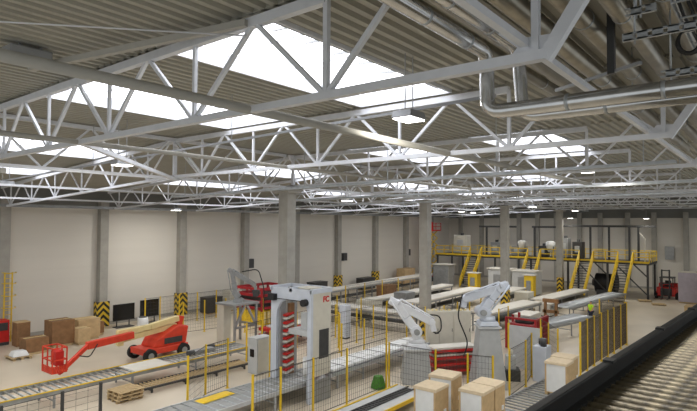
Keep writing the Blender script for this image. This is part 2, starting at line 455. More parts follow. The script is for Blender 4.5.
for k in range(4):
    MB().tube([(8.2 + k * .03, .88 + .12 * math.sin(a * .35) * (1 + .1 * k), 10.42 + .17 * math.cos(a * .35)) for a in range(19)], .018, 6).build('cable_loop', 'cable', t)
for x, z, y1, lab in ((17.2, 9.75, 26, 'grey cable tray crossing between the second and third trusses'), (24.4, 9.7, 30, 'grey cable tray crossing between the third and fourth trusses'), (31.6, 9.65, 34, 'grey cable tray crossing between the fourth and fifth trusses')):
    t = thing('cable_tray', lab, 'cable tray', (x, 3, z), 'cable trays')
    MB().bar((x - .15, 2.2, z), (x - .15, y1, z - .35), .03, .1).bar((x + .15, 2.2, z), (x + .15, y1, z - .35), .03, .1).bar((x, 2.2, z - .04), (x, y1, z - .39), .3, .02).build('channel', 'galv', t)
    m = MB()
    for k in range(6): y = 3 + k * (y1 - 4) / 5; zz = z - .35 * (y - 2.2) / (y1 - 2.2); m.bar((x, y, zz), (x, y, zroof(y) + .02), .025)
    m.build('hanger', 'galv', t)
b = thing('duct_crossing', 'grey cross bar under the roof pipes behind the silver pipe', 'bar', (8.6, 2.2, 10.3))
MB().bar((8.5, 1.5, 10.3), (9.2, 2.9, 10.25), .05).build('bar', 'steel', b)
MB().bar((8.7, 1.93, 10.25), (8.7, 1.93, 11.6), .1).build('post', 'dark', b)

# ------------------------------------------------------------------ machinery builders
def conveyor(name, label, p, q, width, z, rail='galv', n_roll=None, step=.32, legs=3, roll='galv', bed=None, group='roller conveyors', depth=.16, rollers=True):
    """a straight conveyor from p to q (x, y of its centre line), rollers across it"""
    p, q = Vector((*p, z)), Vector((*q, z)); L = (q - p).length; d = (q - p) / L; s = Vector((-d.y, d.x, 0))
    t = thing(name, label, 'conveyor', (p.x, p.y, 0), group)
    for k in (-1, 1):
        MB().bar(p + s * k * width / 2 - Vector((0, 0, depth / 2)), q + s * k * width / 2 - Vector((0, 0, depth / 2)), .06, depth).build('side_rail', rail, t)
    if bed: MB().bar(p - Vector((0, 0, .06)), q - Vector((0, 0, .06)), width - .1, .05).build('belt', bed, t)
    if rollers:
        n = n_roll or min(95, int(L / step)); o = None
        for i in range(n):
            c = d * (L * (i + .5) / n)
            if o is None:
                o = MB().tube([p + c - s * (width / 2 - .04) - Vector((0, 0, .04)), p + c + s * (width / 2 - .04) - Vector((0, 0, .04))], .045, 8).build('roller', roll, t); c0 = c
            else: copies(o, [c - c0])
    for i in range(legs):
        c = p + d * (.4 + (L - .8) * i / max(1, legs - 1))
        m = MB()
        for k in (-1, 1): m.bar(c + s * k * (width / 2 - .05) - Vector((0, 0, depth)), c + s * k * (width / 2 - .05) - Vector((0, 0, z)), .08)
        m.bar(c + s * (width / 2 - .05) - Vector((0, 0, depth + .5 * (z - depth))), c - s * (width / 2 - .05) - Vector((0, 0, depth + .5 * (z - depth))), .05)
        m.build('leg_frame', rail, t)
    return t

def fence(label, pts, h, post='yellow', w=.07, z0=0, pitch=.13, wire=.0075, wm='wire', rails=True, group='guard fences', skip=()):
    """posts at pts with wire panels between; label singles the whole fence out"""
    t = thing('guard_fence', label, 'fence', (pts[0][0], pts[0][1], z0), group)
    for x, y in pts: MB().box((x, y, z0 + h / 2), (w, w, h)).box((x, y, z0 + .01), (w * 2.2, w * 2.2, .02)).build('post', post, t)
    for i, (a, b) in enumerate(zip(pts, pts[1:])):
        if i in skip: continue
        a = Vector((*a, 0)); b = Vector((*b, 0)); L = (b - a).length; d = (b - a) / L; m = MB()
        a2, b2 = a + d * .05, b - d * .05; zb, zt = z0 + .15, z0 + h - .06
        for z in (zb, zt): m.bar(a2 + Vector((0, 0, z)), b2 + Vector((0, 0, z)), .025)
        n = int(L / pitch)
        for k in range(n + 1):
            c = a2 + (b2 - a2) * k / max(1, n); m.bar(c + Vector((0, 0, zb)), c + Vector((0, 0, zt)), wire)
        k = zb + .25
        while k < zt: m.bar(a2 + Vector((0, 0, k)), b2 + Vector((0, 0, k)), wire); k += .25
        m.build('mesh_panel', wm, t)
    return t

def pallet(x, y, label, rz=0, z=0, group='wooden pallets', build=True):
    t = thing('wooden_pallet', label, 'pallet', (x, y, z), group)
    m = MB(); c, s_ = math.cos(rz), math.sin(rz)
    def P(a, b): return (x + a * c - b * s_, y + a * s_ + b * c)
    for k in range(6): m.box((*P(-.5 + .2 * k, 0), z + .134), (.14, 1.2, .022), rz)
    m.build('deck', 'wood', t)
    b = MB()
    for i in (-1, 0, 1):
        for j in (-1, 0, 1): b.box((*P(i * .43, j * .52), z + .07), (.13, .14, .08), rz)
        b.box((*P(i * .43, 0), z + .112), (.12, 1.2, .02), rz); b.box((*P(i * .43, 0), z + .012), (.12, 1.2, .022), rz)
    b.build('stringer', 'wood', t)
    return t

def robot(label, base, foot, shoulder, elbow, wrist, yaw_out, k=1.0, body='robot', gripper=True, hose=None, rod_side=-1):
    """palletising arm: base on foot z, joints in world coordinates"""
    base, shoulder, elbow, wrist = map(Vector, (base, shoulder, elbow, wrist))
    t = thing('palletising_robot', label, 'robot', base, 'palletising robots')
    side = Vector((math.cos(yaw_out), math.sin(yaw_out), 0))      # axis of the joints
    MB().box(base + Vector((0, 0, .1)), (.95 * k, .95 * k, .2), .66, top=(.9, .9)).build('base', body, t, bevel=.02)
    MB().tube([base + Vector((0, 0, .2)), base + Vector((0, 0, .42 * k))], [.40 * k, .36 * k], 20).build('turntable', body, t)
    m = MB(); up = base + Vector((0, 0, .42 * k))
    for j in (-1, 1): m.bar(up + side * j * .24 * k, shoulder + side * j * .24 * k, .16 * k, .55 * k)
    m.tube([shoulder - side * .36 * k, shoulder + side * .36 * k], .29 * k, 18)
    m.build('shoulder', body, t, bevel=.02)
    MB().tube([shoulder - side * .52 * k, shoulder - side * .36 * k], .15 * k, 14).build('motor', 'steel', t)
    MB().bar(shoulder, shoulder.lerp(elbow, .5), .42 * k, .54 * k, side).bar(shoulder.lerp(elbow, .5), elbow, .36 * k, .46 * k, side).build('lower_arm', body, t, bevel=.05 * k)
    a = MB().tube([elbow - side * .30 * k, elbow + side * .30 * k], .22 * k, 16)
    d = (wrist - elbow).normalized(); back = elbow - d * .45 * k
    n = d.cross(side).normalized(); n = n if n.z > 0 else -n
    for j in (-1, 1): a.bar(back + side * j * .17 * k, wrist + side * j * .09 * k, .13 * k, .38 * k, n)
    for f in (.0, .35, .7): a.bar(elbow.lerp(wrist, f) + side * .17 * k, elbow.lerp(wrist, f) - side * .17 * k, .16 * k, .28 * k)
    a.build('upper_arm', body, t, bevel=.025 * k)
    for f in (.12, .4, .66):
        q = elbow.lerp(wrist, f) + n * .20 * k; MB().bar(q - d * .10 * k, q + d * .10 * k, .15 * k, .02, n).build('arm_slot', 'dark', t)
    r = MB(); o = side * rod_side * .30 * k
    r.tube([elbow + n * .32 * k + o, wrist + n * .24 * k + o], .045 * k, 8).tube([back + o, shoulder - d * .45 * k + o], .045 * k, 8)
    r.tube([elbow + n * .32 * k + o, elbow + o], .05 * k, 8).tube([shoulder - d * .45 * k + o, shoulder + o], .05 * k, 8)
    r.build('parallel_rod', body, t)
    wv = MB().tube([wrist - side * .2 * k, wrist + side * .2 * k], .16 * k, 14); tip = wrist + Vector((0, 0, -.42 * k)) + d * .12
    wv.bar(wrist, tip, .22 * k, .26 * k); wv.build('wrist', body, t, bevel=.02)
    if gripper:
        g = MB().box(tip - Vector((0, 0, .06)), (.5 * k, .7 * k, .1), yaw_out)
        for j in (-1, 1): g.box(tip + side * j * .28 * k - Vector((0, 0, .26)), (.08, .5 * k, .34), yaw_out)
        g.build('gripper', 'dark', t)
    if hose: MB().tube(bend([Vector(v) for v in hose], .35, 6), .035, 8).build('hose', 'cable', t)
    return t

def pedestal(label, x, y, h, w0, w1, plate=0, kind='sloped'):
    t = thing('robot_pedestal', label, 'pedestal', (x, y, 0), 'robot pedestals')
    MB().box((x, y, h / 2), (w0, w0, h), .66, top=(w1 / w0, w1 / w0)).build('column', 'steelgrey', t)
    MB().box((x, y, h - .02), (w1 * 1.25, w1 * 1.25, .08), .66).build('top_plate', 'machine', t)
    return t

# ------------------------------------------------------------------ ground floor, lift side
c1 = conveyor('roller_conveyor', 'long galvanised roller conveyor with yellow edge crossing in front of the red lift', (6.5, 25.25), (21.6, 25.15), 1.65, .75, rail='steel', legs=5, step=.3)
MB().bar((6.5, 24.40, .77), (21.6, 24.30, .77), .07, .04).build('edge_strip', 'yellow', c1)
MB().bar((6.5, 26.10, .77), (21.6, 26.0, .77), .05, .04).build('edge_strip', 'yellow', c1)
MB().box((15.2, 25.2, .765), (2.0, 1.5, .03)).build('cover_plate', 'sheet', c1)
conveyor('roller_conveyor', 'low roller track lying beside the long yellow edged conveyor', (13.9, 23.6), (20.2, 23.45), 1.0, .3, rail='dark', roll='wood', legs=4, step=.2, depth=.1)
o = thing('drive_unit', 'grey drive unit with motors on the end of the yellow edged conveyor', 'motor', (18.9, 25.3, .75))
MB().box((18.6, 25.3, .86), (1.6, .5, .2)).build('housing', 'steel', o, bevel=.03)
MB().tube([(17.6, 25.1, .9), (18.0, 25.1, .9)], .14, 12).build('motor', 'dark', o); MB().tube([(19.3, 25.6, .9), (19.7, 25.6, .9)], .14, 12).build('motor', 'dark', o)

# articulated boom lift
L = thing('boom_lift', 'red articulated boom lift with cream boom and red basket parked by the long wall', 'boom lift', (18.6, 31.6, 0))
yb = 28.95
MB().b2((16.9, yb - .8, .38), (19.8, yb + .8, .74)).build('chassis', 'orange', L, bevel=.06)
MB().prism([(17.5, .74), (19.7, .74), (19.85, 1.72), (19.2, 1.82), (17.75, 1.18)], 1, yb - .7, yb + .7).build('turret', 'orange', L, bevel=.06)
MB().b2((18.2, yb - .72, .86), (19.4, yb - .69, 1.2)).build('vent_panel', 'dark', L)
for x in (17.2, 19.4):
    for y in (yb - .85, yb + .85):
        w_ = MB().tube([(x, y - .13, .38), (x, y + .13, .38)], .38, 20).build('wheel', 'rubber', L)
        MB().tube([(x, y - .15, .38), (x, y + .15, .38)], .18, 12).build('hub', 'steel', w_)
MB().bar((19.4, yb, 1.72), (15.9, yb - .1, 1.42), .3, .3).build('lower_boom', 'cream', L, bevel=.03)
MB().bar((19.5, yb - .1, 2.15), (17.6, yb - .15, 1.9), .3, .34).bar((17.6, yb - .15, 1.9), (15.6, yb - .2, 1.86), .28, .28).build('mid_boom', 'cream', L, bevel=.03)
MB().bar((15.75, yb - .15, 1.12), (15.75, yb - .15, 1.95), .34, .32).build('boom_knuckle', 'cream', L, bevel=.03)
MB().bar((19.55, yb, 1.6), (19.75, yb, 2.25), .34, .34).build('boom_knuckle', 'orange', L, bevel=.03)
MB().bar((16.4, yb - .4, 1.66), (13.75, yb - .5, 1.5), .3, .38).build('upper_boom', 'orange', L, bevel=.03)
MB().bar((13.95, yb - .5, 1.62), (12.5, yb - .75, .62), .18, .22).build('jib', 'orange', L, bevel=.03)
MB().tube(bend([(14.2, yb - .75, 1.55), (13.7, yb - .95, 1.0), (13.2, yb - .9, 1.15)], .2), .03, 6).build('hose', 'cable', L)
bk = MB(); bx, by, bz = 12.05, yb - .75, .62
for i in (-1, 1):
    for j in (-1, 0, 1): bk.bar((bx + i * .34, by + j * .55, bz), (bx + i * .34, by + j * .55, bz + 1.2), .055)
for z in (bz + .6, bz + 1.18):
    for i in (-1, 1): bk.bar((bx + i * .34, by - .55, z), (bx + i * .34, by + .55, z), .055)
    for j in (-1, 1): bk.bar((bx - .34, by + j * .55, z), (bx + .34, by + j * .55, z), .055)
bk.box((bx, by, bz), (.74, 1.16, .07))
for j in range(7): bk.box((bx - .36, by - .5 + j * .17, bz + .16), (.03, .09, .32)); bk.box((bx - .3 + j * .1, by - .57, bz + .16), (.06, .03, .32))
bask = bk.build('basket', 'orange', L)
MB().box((bx + .15, by + .05, bz + .6), (.4, .6, .7)).build('control_box', 'red', bask, bevel=.03)
MB().bar((12.6, yb - .75, .7), (12.2, yb - .75, .5), .24, .3).bar((12.35, yb - .75, .4), (12.35, yb - .75, 1.6), .14).build('basket_mount', 'red', L)

# goods along the long wall
def goods(name, label, cat, parts, group=None):
    c = parts[0][0]; t = thing(name, label, cat, (c[0], c[1], 0), group)
    for nm, ma, items in [(p[3], p[2], p) for p in parts]:
        MB().box(items[0], items[1]).build(nm, ma, t, bevel=.02)
    return t
goods('red_cabinet', 'small red cabinet standing against the wall at the photo edge', 'cabinet', [((13.4, 39.6, .9), (1.0, .8, 1.4), 'red', 'body'), ((13.4, 39.6, .1), (1.0, .8, .2), 'dark', 'plinth'), ((13.4, 39.18, 1.2), (.8, .04, .5), 'dark', 'panel')])
goods('carton', 'tall brown carton beside the small red cabinet', 'carton', [((14.3, 38.4, .75), (.8, .8, 1.5), 'brown', 'box'), ((14.3, 38.4, 1.52), (.84, .84, .04), 'card', 'lid')], 'cartons by the wall')
pallet(12.9, 34.9, 'low dark pallet with white wrapped bundle, at the photo edge', group='loaded pallets by the wall')
tag(MB().box((12.9, 34.9, .3), (.9, .8, .3), top=(.7, .7)).build('wrapped_bundle', 'wrap', bevel=.05), 'white wrapped bundle on the low pallet at the photo edge', 'bundle')
for i, (x, y, w_, d_, h_, ma, lab) in enumerate([(14.0, 35.6, 1.3, 1.0, .8, 'brown', 'dark brown crate just behind the red lift basket'),
      (15.9, 36.6, 1.4, 1.2, 1.5, 'brown', 'tall brown cardboard box behind the red lift basket'),
      (17.0, 36.0, .8, 1.0, .9, 'card', 'small light box beside the tall brown cardboard box behind the red jib'),
      (17.9, 37.3, 1.5, 1.2, 1.25, 'card', 'cardboard box behind the red upper boom'),
      (19.0, 38.0, .8, .8, .8, 'brown', 'brown box just in front of the first chevron guard')]):
    b = goods('cardboard_box', lab, 'box', [((x, y, .15 + h_ / 2), (w_, d_, h_), ma, 'box'), ((x, y, .16 + h_), (w_ * .96, .1, .02), 'cream', 'tape'), ((x, y, .07), (w_ * .9, d_, .12), 'wood', 'skid')], 'boxes by the long wall')
for i, (x, w_, h_, lab) in enumerate([(21.75, 1.7, 1.2, 'black screen panel leaning at the wall right of the first chevron guard'), (23.9, 1.6, 1.3, 'black screen panel by the wall next to the fence of the far robot')]):
    t = thing('display_screen', lab, 'screen', (x, 39.2, 0), 'black screens by the wall')
    MB().b2((x - w_ / 2, 39.2, .55), (x + w_ / 2, 39.3, .55 + h_)).build('panel', 'screen', t)
    MB().bar((x - .5, 39.35, 0), (x - .5, 39.35, .9), .06).bar((x + .5, 39.35, 0), (x + .5, 39.35, .9), .06).box((x, 39.25, .03), (1.4, .7, .05)).build('stand', 'dark', t)
    MB().b2((x - w_ / 2 - .04, 39.19, .5), (x + w_ / 2 + .04, 39.2, .55)).build('bezel', 'dark', t)
t = thing('steel_drum', 'white plastic drum beside the first chevron guard', 'drum', (22.0, 37.0, 0)); MB().tube([(22.0, 37, 0), (22.0, 37, .3), (22.0, 37, .6), (22.0, 37, .95)], [.36, .4, .4, .36], 18).build('body', 'wrap', t); MB().tube([(22, 37, .95), (22, 37, 1.0)], .3, 16).build('lid', 'dark', t)
# yellow ladder cage at the photo edge
t = thing('caged_ladder', 'yellow caged ladder on the wall column at the photo edge', 'ladder', (14.0, 40.0, 0))
m = MB()
for x in (13.85, 14.3): m.bar((x, 40.1, 0), (x, 40.1, 4.6), .07)
m.build('stile', 'yellow', t); m = MB()
for k in range(15): m.bar((13.85, 40.1, .3 + .3 * k), (14.3, 40.1, .3 + .3 * k), .03)
m.build('rung', 'yellow', t); m = MB()
for z in (2.3, 3.1, 3.9, 4.6): m.tube([(14.07 + .4 * math.cos(a), 40.05 - .75 * math.sin(a) * .9, z) for a in [math.pi * i / 8 for i in range(9)]], .025, 6)
m.build('cage_hoop', 'yellow', t)

# timber packs in front
for k in range(3):
    pallet(13.05 + .03 * k, 23.3 + .03 * k, ['bottom pallet of the stack in front of the yellow edged conveyor', 'middle pallet of the stack in front of the yellow edged conveyor', 'top pallet of the stack in front of the yellow edged conveyor'][k], rz=1.5 + .06 * k, z=.146 * k, group='stacked pallets')

# dark posted guard fence at the photo edge
fence('low guard fence with dark posts near the corner under the conveyor', [(7.6, 22.0), (9.75, 22.05), (11.3, 22.1)], 1.35, post='dark', w=.1, pitch=.4)

# far robot cell
fence('yellow guard fence along the wall behind the far robot', [(22.35, 37.3), (23.6, 37.3), (25.3, 37.3), (27.0, 37.3), (28.9, 37.3), (31.0, 37.3), (33.2, 37.3)], 2.3)
fence('yellow guard fence between lift and far robot', [(23.0, 33.4), (24.6, 33.1), (26.3, 32.8)], 2.3)
ST = thing('robot_stand', 'grey box stand with braced legs carrying the far robot', 'pedestal', (23.8, 28.0, 0), 'robot pedestals')
MB().b2((22.7, 28.5, 0), (23.3, 29.2, 2.6)).build('cabinet', 'machinew', ST, bevel=.02)
MB().b2((22.6, 27.4, 2.6), (24.8, 29.25, 2.72)).build('top_plate', 'steel', ST)
m = MB()
for a, b in (((24.6, 27.5, 0), (24.6, 27.5, 2.6)), ((22.8, 27.5, 0), (22.8, 27.5, 2.6)), ((24.6, 29.1, 0), (24.6, 29.1, 2.6)), ((22.8, 27.5, 1.2), (23.6, 27.5, 2.55)), ((24.6, 27.5, 1.2), (23.8, 27.5, 2.55)), ((24.6, 27.5, 1.2), (24.6, 29.1, 1.2)), ((22.8, 27.5, 1.2), (24.6, 27.5, 1.2))): m.bar(a, b, .13)
m.build('leg_frame', 'steel', ST)
SR = Vector((math.sin(YAW), -math.cos(YAW), 0))     # across the hall, square to the arms
YR = math.atan2(-SR.x, SR.y) * 1.0
ax = math.atan2(math.sin(YAW), math.cos(YAW))
def rj(base, r, z, depth=0): return Vector(base) + SR * r + Vector((0, 0, z))
b1 = (23.75, 28.3, 2.72)
robot('grey robot arm on the braced box stand, farthest of the robots', b1, 0, rj(b1, -.2, .6), rj(b1, -.45, 2.0), rj(b1, 1.05, 1.15), ax, .68, body='steel', hose=[rj(b1, .2, 2.0), rj(b1, 1.3, 2.2), rj(b1, 1.7, .9), rj(b1, 1.7, -.5)])
tag(MB().box((24.4, 27.5, 5.35), (.1, .5, .6), .66).build('wall_box', 'dark'), 'x', 'box') if False else None

# red magazine rack behind the far robot
t = thing('red_press', 'red lattice machine behind the far robot', 'machine', (28.8, 33, 0), 'red machines')
MB().b2((27.2, 31.6, 0), (30.4, 34.6, 1.1)).build('base_frame', 'yellow', t)
m = MB()
for z in (1.3, 1.8, 2.3, 2.8):
    for y in (31.6, 34.5): m.bar((27.1, y, z), (30.5, y, z), .16, .2)
    for x in (27.1, 30.5): m.bar((x, 31.6, z), (x, 34.5, z), .16, .2)
for x in (27.1, 28.2, 29.4, 30.5): m.bar((x, 31.55, 1.1), (x, 31.55, 2.9), .14); m.bar((x, 34.55, 1.1), (x, 34.55, 2.9), .14)
m.build('lattice', 'crimson', t)
MB().b2((27.3, 31.8, 1.2), (30.2, 34.4, 2.2)).build('core', 'dark', t)
m = MB()
for k in range(8): m.box((27.3 + .4 * k, 31.45, .6), (.2, .12, .9))
m.build('guide_plate', 'cream', t); t.location.x += 1.7
t = thing('red_trolley', 'red trolley with white tray in front of the far robot stand', 'trolley', (25.5, 25.6, 0), 'red machines')
MB().b2((24.0, 25.0, .5), (28.0, 26.6, .8)).b2((24.0, 25.0, 1.0), (28.0, 26.6, 1.2)).build('frame', 'red', t, bevel=.03)
MB().b2((24.4, 25.2, 1.2), (27.6, 26.3, 1.3)).build('tray', 'sheet', t, bevel=.03)
m = MB()
for x in (24.2, 26, 27.8):
    for y in (25.1, 26.4): m.bar((x, y, 0), (x, y, 1.1), .12)
m.build('leg', 'dark', t)
t = thing('control_box_cabinet', 'grey control cabinet with black screen beside the yellow edged conveyor end', 'cabinet', (19.9, 22.3, 0))
MB().b2((19.4, 21.6, 0), (20.5, 22.3, 1.9)).build('body', 'machine', t, bevel=.03); MB().b2((19.37, 21.8, .9), (19.4, 22.1, 1.3)).build('screen', 'screen', t); MB().b2((19.5, 21.57, .1), (20.4, 21.6, 1.8)).build('door', 'machinew', t)

# conveyor through the portal machine with the wrapped product
c2 = conveyor('roller_conveyor', 'wide grey conveyor running through the tall portal machine', (9.5, 17.95), (19.9, 17.75), 1.85, .8, rail='machine', bed='belt', legs=4, step=.45)
tag(MB().box((14.2, 18.3, .83), (1.7, .6, .06), .05, top=(.8, .6)).build('yellow_mat', 'yellow', bevel=.02), 'crumpled yellow cover lying on the wide grey conveyor', 'cover')
c3 = conveyor('roller_conveyor', 'conveyor carrying the white sheets behind the portal machine', (20.0, 17.6), (29.0, 17.5), 1.5, .8, rail='galv', bed='belt', legs=5, rollers=False)
for k in range(5):
    x = 20.9 + 1.75 * k
    t = thing('wrapped_sheet', 'white wrapped sheet pack on the conveyor behind the portal machine, ' + ['first from the portal', 'second from the portal', 'third from the portal', 'fourth from the portal', 'the last one'][k], 'sheet pack', (x, 17.55, .8), 'white sheet packs')
    MB().box((x, 17.55, .89), (1.65, 1.3, .16)).build('pack', 'wrap', t, bevel=.03); MB().box((x, 17.55, .985), (.06, 1.3, .02)).build('strap', 'belt', t)

# portal machine
G = thing('portal_wrapper', 'tall white portal machine with red letters on its cream side panel', 'machine', (18.5, 17.6, 0))
gx0, gx1, gy0, gy1, gh = 17.75, 19.1, 16.25, 18.8, 5.0
MB().prism([(gy1, 0), (gy1, gh), (gy0, gh), (gy0, .0), (gy0 + .22, 0), (gy0 + .22, gh - .95), (gy0 + .32, gh - .66), (gy0 + .5, gh - .52), (gy1 - 1.0, gh - .52), (gy1 - .62, gh - .68), (gy1 - .42, gh - 1.0), (gy1 - .36, gh - 1.35), (gy1 - .36, 0)][::-1], 0, gx0, gx0 + .14).build('front_frame', 'bluegrey', G)
MB().b2((gx0 + .14, gy0, 1.15), (gx1, gy0 + .06, gh)).build('side_panel', 'machinew', G)
MB().b2((gx0 + .14, gy0 - .02, 0), (gx1, gy0 + .4, 1.0)).build('foot_panel', 'steel', G, bevel=.02)
MB().b2((gx0 + .55, gy0 - .012, 1.9), (gx1 - .15, gy0, 3.2)).build('window', 'dark', G)
MB().b2((gx0 + .14, gy1 - .5, 0), (gx0 + .5, gy1, gh - .1)).b2((gx1 - .3, gy1 - .4, 0), (gx1, gy1, gh - .1)).build('rear_column', 'steel', G)
MB().b2((gx1 - .12, gy0, 0), (gx1, gy0 + .25, 1.2)).build('rear_column', 'steel', G)
m = MB()
for a, b in (((gx0, gy0), (gx1, gy0)), ((gx0, gy1), (gx1, gy1)), ((gx1, gy0), (gx1, gy1)), ((gx0, (gy0 + gy1) / 2), (gx1, (gy0 + gy1) / 2))): m.bar((*a, gh - .05), (*b, gh - .05), .16, .2)
m.build('top_frame', 'bluegrey', G)
MB().b2((gx0 + .4, gy0 + .4, gh - .02), (gx1 - .2, gy0 + 1.2, gh + .04)).build('top_cover', 'machinew', G)
m = MB().tube([(gx0 - .1, gy1 - .2, gh - .5), (gx0 - .1, gy0 + .35, gh - .5)], .018, 10).tube([(gx0 - .25, gy0 + .3, gh - .55), (gx0 + .1, gy0 + .3, gh - .55)], .16, 12)
m.box((gx0 - .1, gy1 - .2, gh - .45), (.25, .4, .3)); m.build('drive_shaft', 'black', G)
MB().b2((gx0 + .6, gy1 - .66, .9), (gx0 + .9, gy1 - .5, 4.2)).build('clamp_mast', 'brown', G)
for k in range(8):
    MB().bar((gx0 + .3, gy1 - .62, 1.0 + .36 * k), (gx0 + .8, gy1 - .62, 1.1 + .36 * k), .24, .09).build('clamp_pad', 'sheet', G)
    MB().bar((gx0 + .3, gy1 - .62, 1.14 + .36 * k), (gx0 + .8, gy1 - .62, 1.24 + .36 * k), .24, .08).build('red_clamp', 'red', G)
MB().box((18.55, 17.3, 2.95), (.8, 1.5, .25)).box((18.55, 17.3, 3.4), (.3, .4, .9)).build('press_head', 'machine', G, bevel=.03)
MB().box((18.5, 16.75, 1.5), (.5, .3, 1.1)).build('film_roll_carriage', 'red', G, bevel=.04)
MB().tube([(18.2, 16.9, 1.0), (18.2, 16.9, 1.9)], .18, 16).build('film_roll', 'wrap', G)
fd = bpy.data.curves.new('logo', 'FONT'); fd.body = 'FC'; fd.size = .36; fd.extrude = .008; fd.align_x = 'CENTER'; fd.space_character = 1.0; fd.materials.append(M['red']); fd.offset = .012
ft = bpy.data.objects.new('logo', fd); COL.objects.link(ft); bpy.context.view_layer.update()
lm = bpy.data.meshes.new_from_object(ft.evaluated_get(bpy.context.evaluated_depsgraph_get())); bpy.data.objects.remove(ft)
fo = bpy.data.objects.new('logo', lm); COL.objects.link(fo); fo.parent = G; fo.rotation_euler = (R(90), 0, 0); fo.location = (18.75 - 18.5, gy0 - .015 - 17.6, 4.42); fo['label'] = 'red letters FC'

# front guard fences
fence('yellow guard fence in front of the portal machine', [(13.3, 15.0), (14.7, 15.0), (16.55, 15.0), (18.75, 15.0), (21.8, 15.0)], 2.5, pitch=.15)
fence('yellow guard fence across the outfeed between the white robot and the wrapped stacks', [(21.9, 14.9), (22.0, 12.4), (22.3, 10.95), (22.6, 9.9)], 2.25, pitch=.15)
fence('yellow guard fence at the foot of the tall pedestal', [(24.2, 9.8), (26.5, 9.9), (28.4, 10.3)], 2.3, pitch=.15)
fence('tall yellow guard posts beside the wide grey conveyor', [(13.7, 19.5), (15.5, 20.7), (17.0, 21.0)], 2.4, pitch=.15)
fence('dark guard posts between the red trolley and the portal machine', [(19.6, 20.8), (21.6, 21.0), (23.8, 21.2), (26.0, 21.4)], 2.4, pitch=.15)
fence('yellow guard fence behind the white sheet conveyor', [(24.0, 19.6), (26.0, 19.5), (28.2, 19.4), (30.4, 19.3), (32.6, 19.2)], 2.3, pitch=.16)
tag(MB().add(*(lambda P: (P, [(0, 1, 2, 3), (7, 6, 5, 4), (0, 4, 5, 1), (1, 5, 6, 2), (2, 6, 7, 3), (3, 7, 4, 0)]))([(21.3, 15.1, 0), (21.9, 15.0, 0), (22.0, 15.6, 0), (21.4, 15.7, 0), (21.4, 15.2, .6), (21.75, 15.15, .68), (21.85, 15.5, .6), (21.5, 15.55, .66)])).build('green_bag', 'green', bevel=.06), 'green bag on the floor behind the front guard fence', 'bag')
o = COL.objects['green_bag']; ss = o.modifiers.new('soft', 'SUBSURF'); ss.levels = ss.render_levels = 2

# white robot and the robot on the tall pedestal
pedestal('short sloped pedestal under the white robot', 23.9, 14.6, 1.7, 1.5, 1.1)
b2 = (23.9, 14.6, 1.74)
robot('white robot arm bent over the conveyor on the short pedestal', b2, 0, rj(b2, -.02, .8), rj(b2, -.95, 2.15), rj(b2, .8, 1.25), ax, 1.0, gripper=False, hose=[rj(b2, .7, 1.6), rj(b2, 1.25, 1.6), rj(b2, 1.3, .7), rj(b2, .8, .65), rj(b2, .75, 1.1)])
pedestal('tall sloped pedestal beside the grey cabinets', 25.5, 11.45, 2.95, 1.55, .9)
b3 = (25.5, 11.45, 3.0)
robot('white robot arm raised on the tall sloped pedestal', b3, 0, rj(b3, -.3, .65), rj(b3, .6, 1.85), rj(b3, -1.1, 1.3), ax, 1.0, body='bluegrey', gripper=False, hose=[rj(b3, -1.25, 1.5), rj(b3, -1.5, .4), rj(b3, -.95, -.9), rj(b3, -1.2, -1.6)])
o = thing('stacker_crossbar', 'grey motor block on the floor plate beside the tall pedestal', 'machine', (27.3, 10.4, 0))
MB().box((27.3, 11.0, .9), (.5, .5, .7), .5).build('motor_block', 'machine', o, bevel=.05); MB().box((27.3, 11.0, .28), (.9, .9, .56), .5).build('foot', 'dark', o, bevel=.03); MB().tube([(27.3, 11.0, 1.25), (27.3, 11.0, 1.5)], .14, 10).build('beacon', 'sheet', o)

# grey cabinets behind
A = Vector((29.75, 17.35, 0)); B = Vector((31.55, 15.3, 0)); dv = (B - A).normalized(); nv = Vector((dv.y, -dv.x, 0)); nv = nv if nv.x > 0 else -nv; az = math.atan2(dv.y, dv.x)
off = 0
for i, wd in enumerate((.75, .9, 1.1)):
    c = A + dv * (off + wd / 2) + nv * .35; off += wd + .005
    t = thing('control_cabinet', 'tall grey control cabinet behind the robots, ' + ['narrow one beside the white robot', 'middle one of the three', 'one beside the tall pedestal'][i], 'cabinet', (c.x, c.y, 0), 'grey control cabinets')
    MB().box((c.x, c.y, 1.33), (wd, .7, 2.36), az).build('body', 'machinew', t, bevel=.01); MB().box((c.x, c.y, .075), (wd, .66, .15), az).build('plinth', 'dark', t)
    f = c - nv * .36; dr = MB().box((f.x, f.y, 1.33), (wd - .06, .02, 2.26), az).build('door', 'machinew', t)
    h_ = f - nv * .02 + dv * (wd / 2 - .1); MB().box((h_.x, h_.y, 1.35), (.03, .03, .2), az).build('handle', 'dark', dr)
    for j in range(3): 
        q = c + dv * (-.25 + .25 * j); MB().box((q.x, q.y, 2.56), (.12, .2, .08), az).build('vent_cap', 'cream', t)
t = thing('black_walkway', 'low dark bench in front of the grey cabinets', 'bench', (28.6, 16.0, 0))
c = (A + B) / 2 - nv * .8; MB().box((c.x, c.y, .45), (2.6, .7, .1), az).build('top', 'dark', t)
m = MB()
for j in (-1.1, 0, 1.1):
    q = c + dv * j; m.box((q.x, q.y, .2), (.1, .6, .4), az)
m.build('leg', 'dark', t)

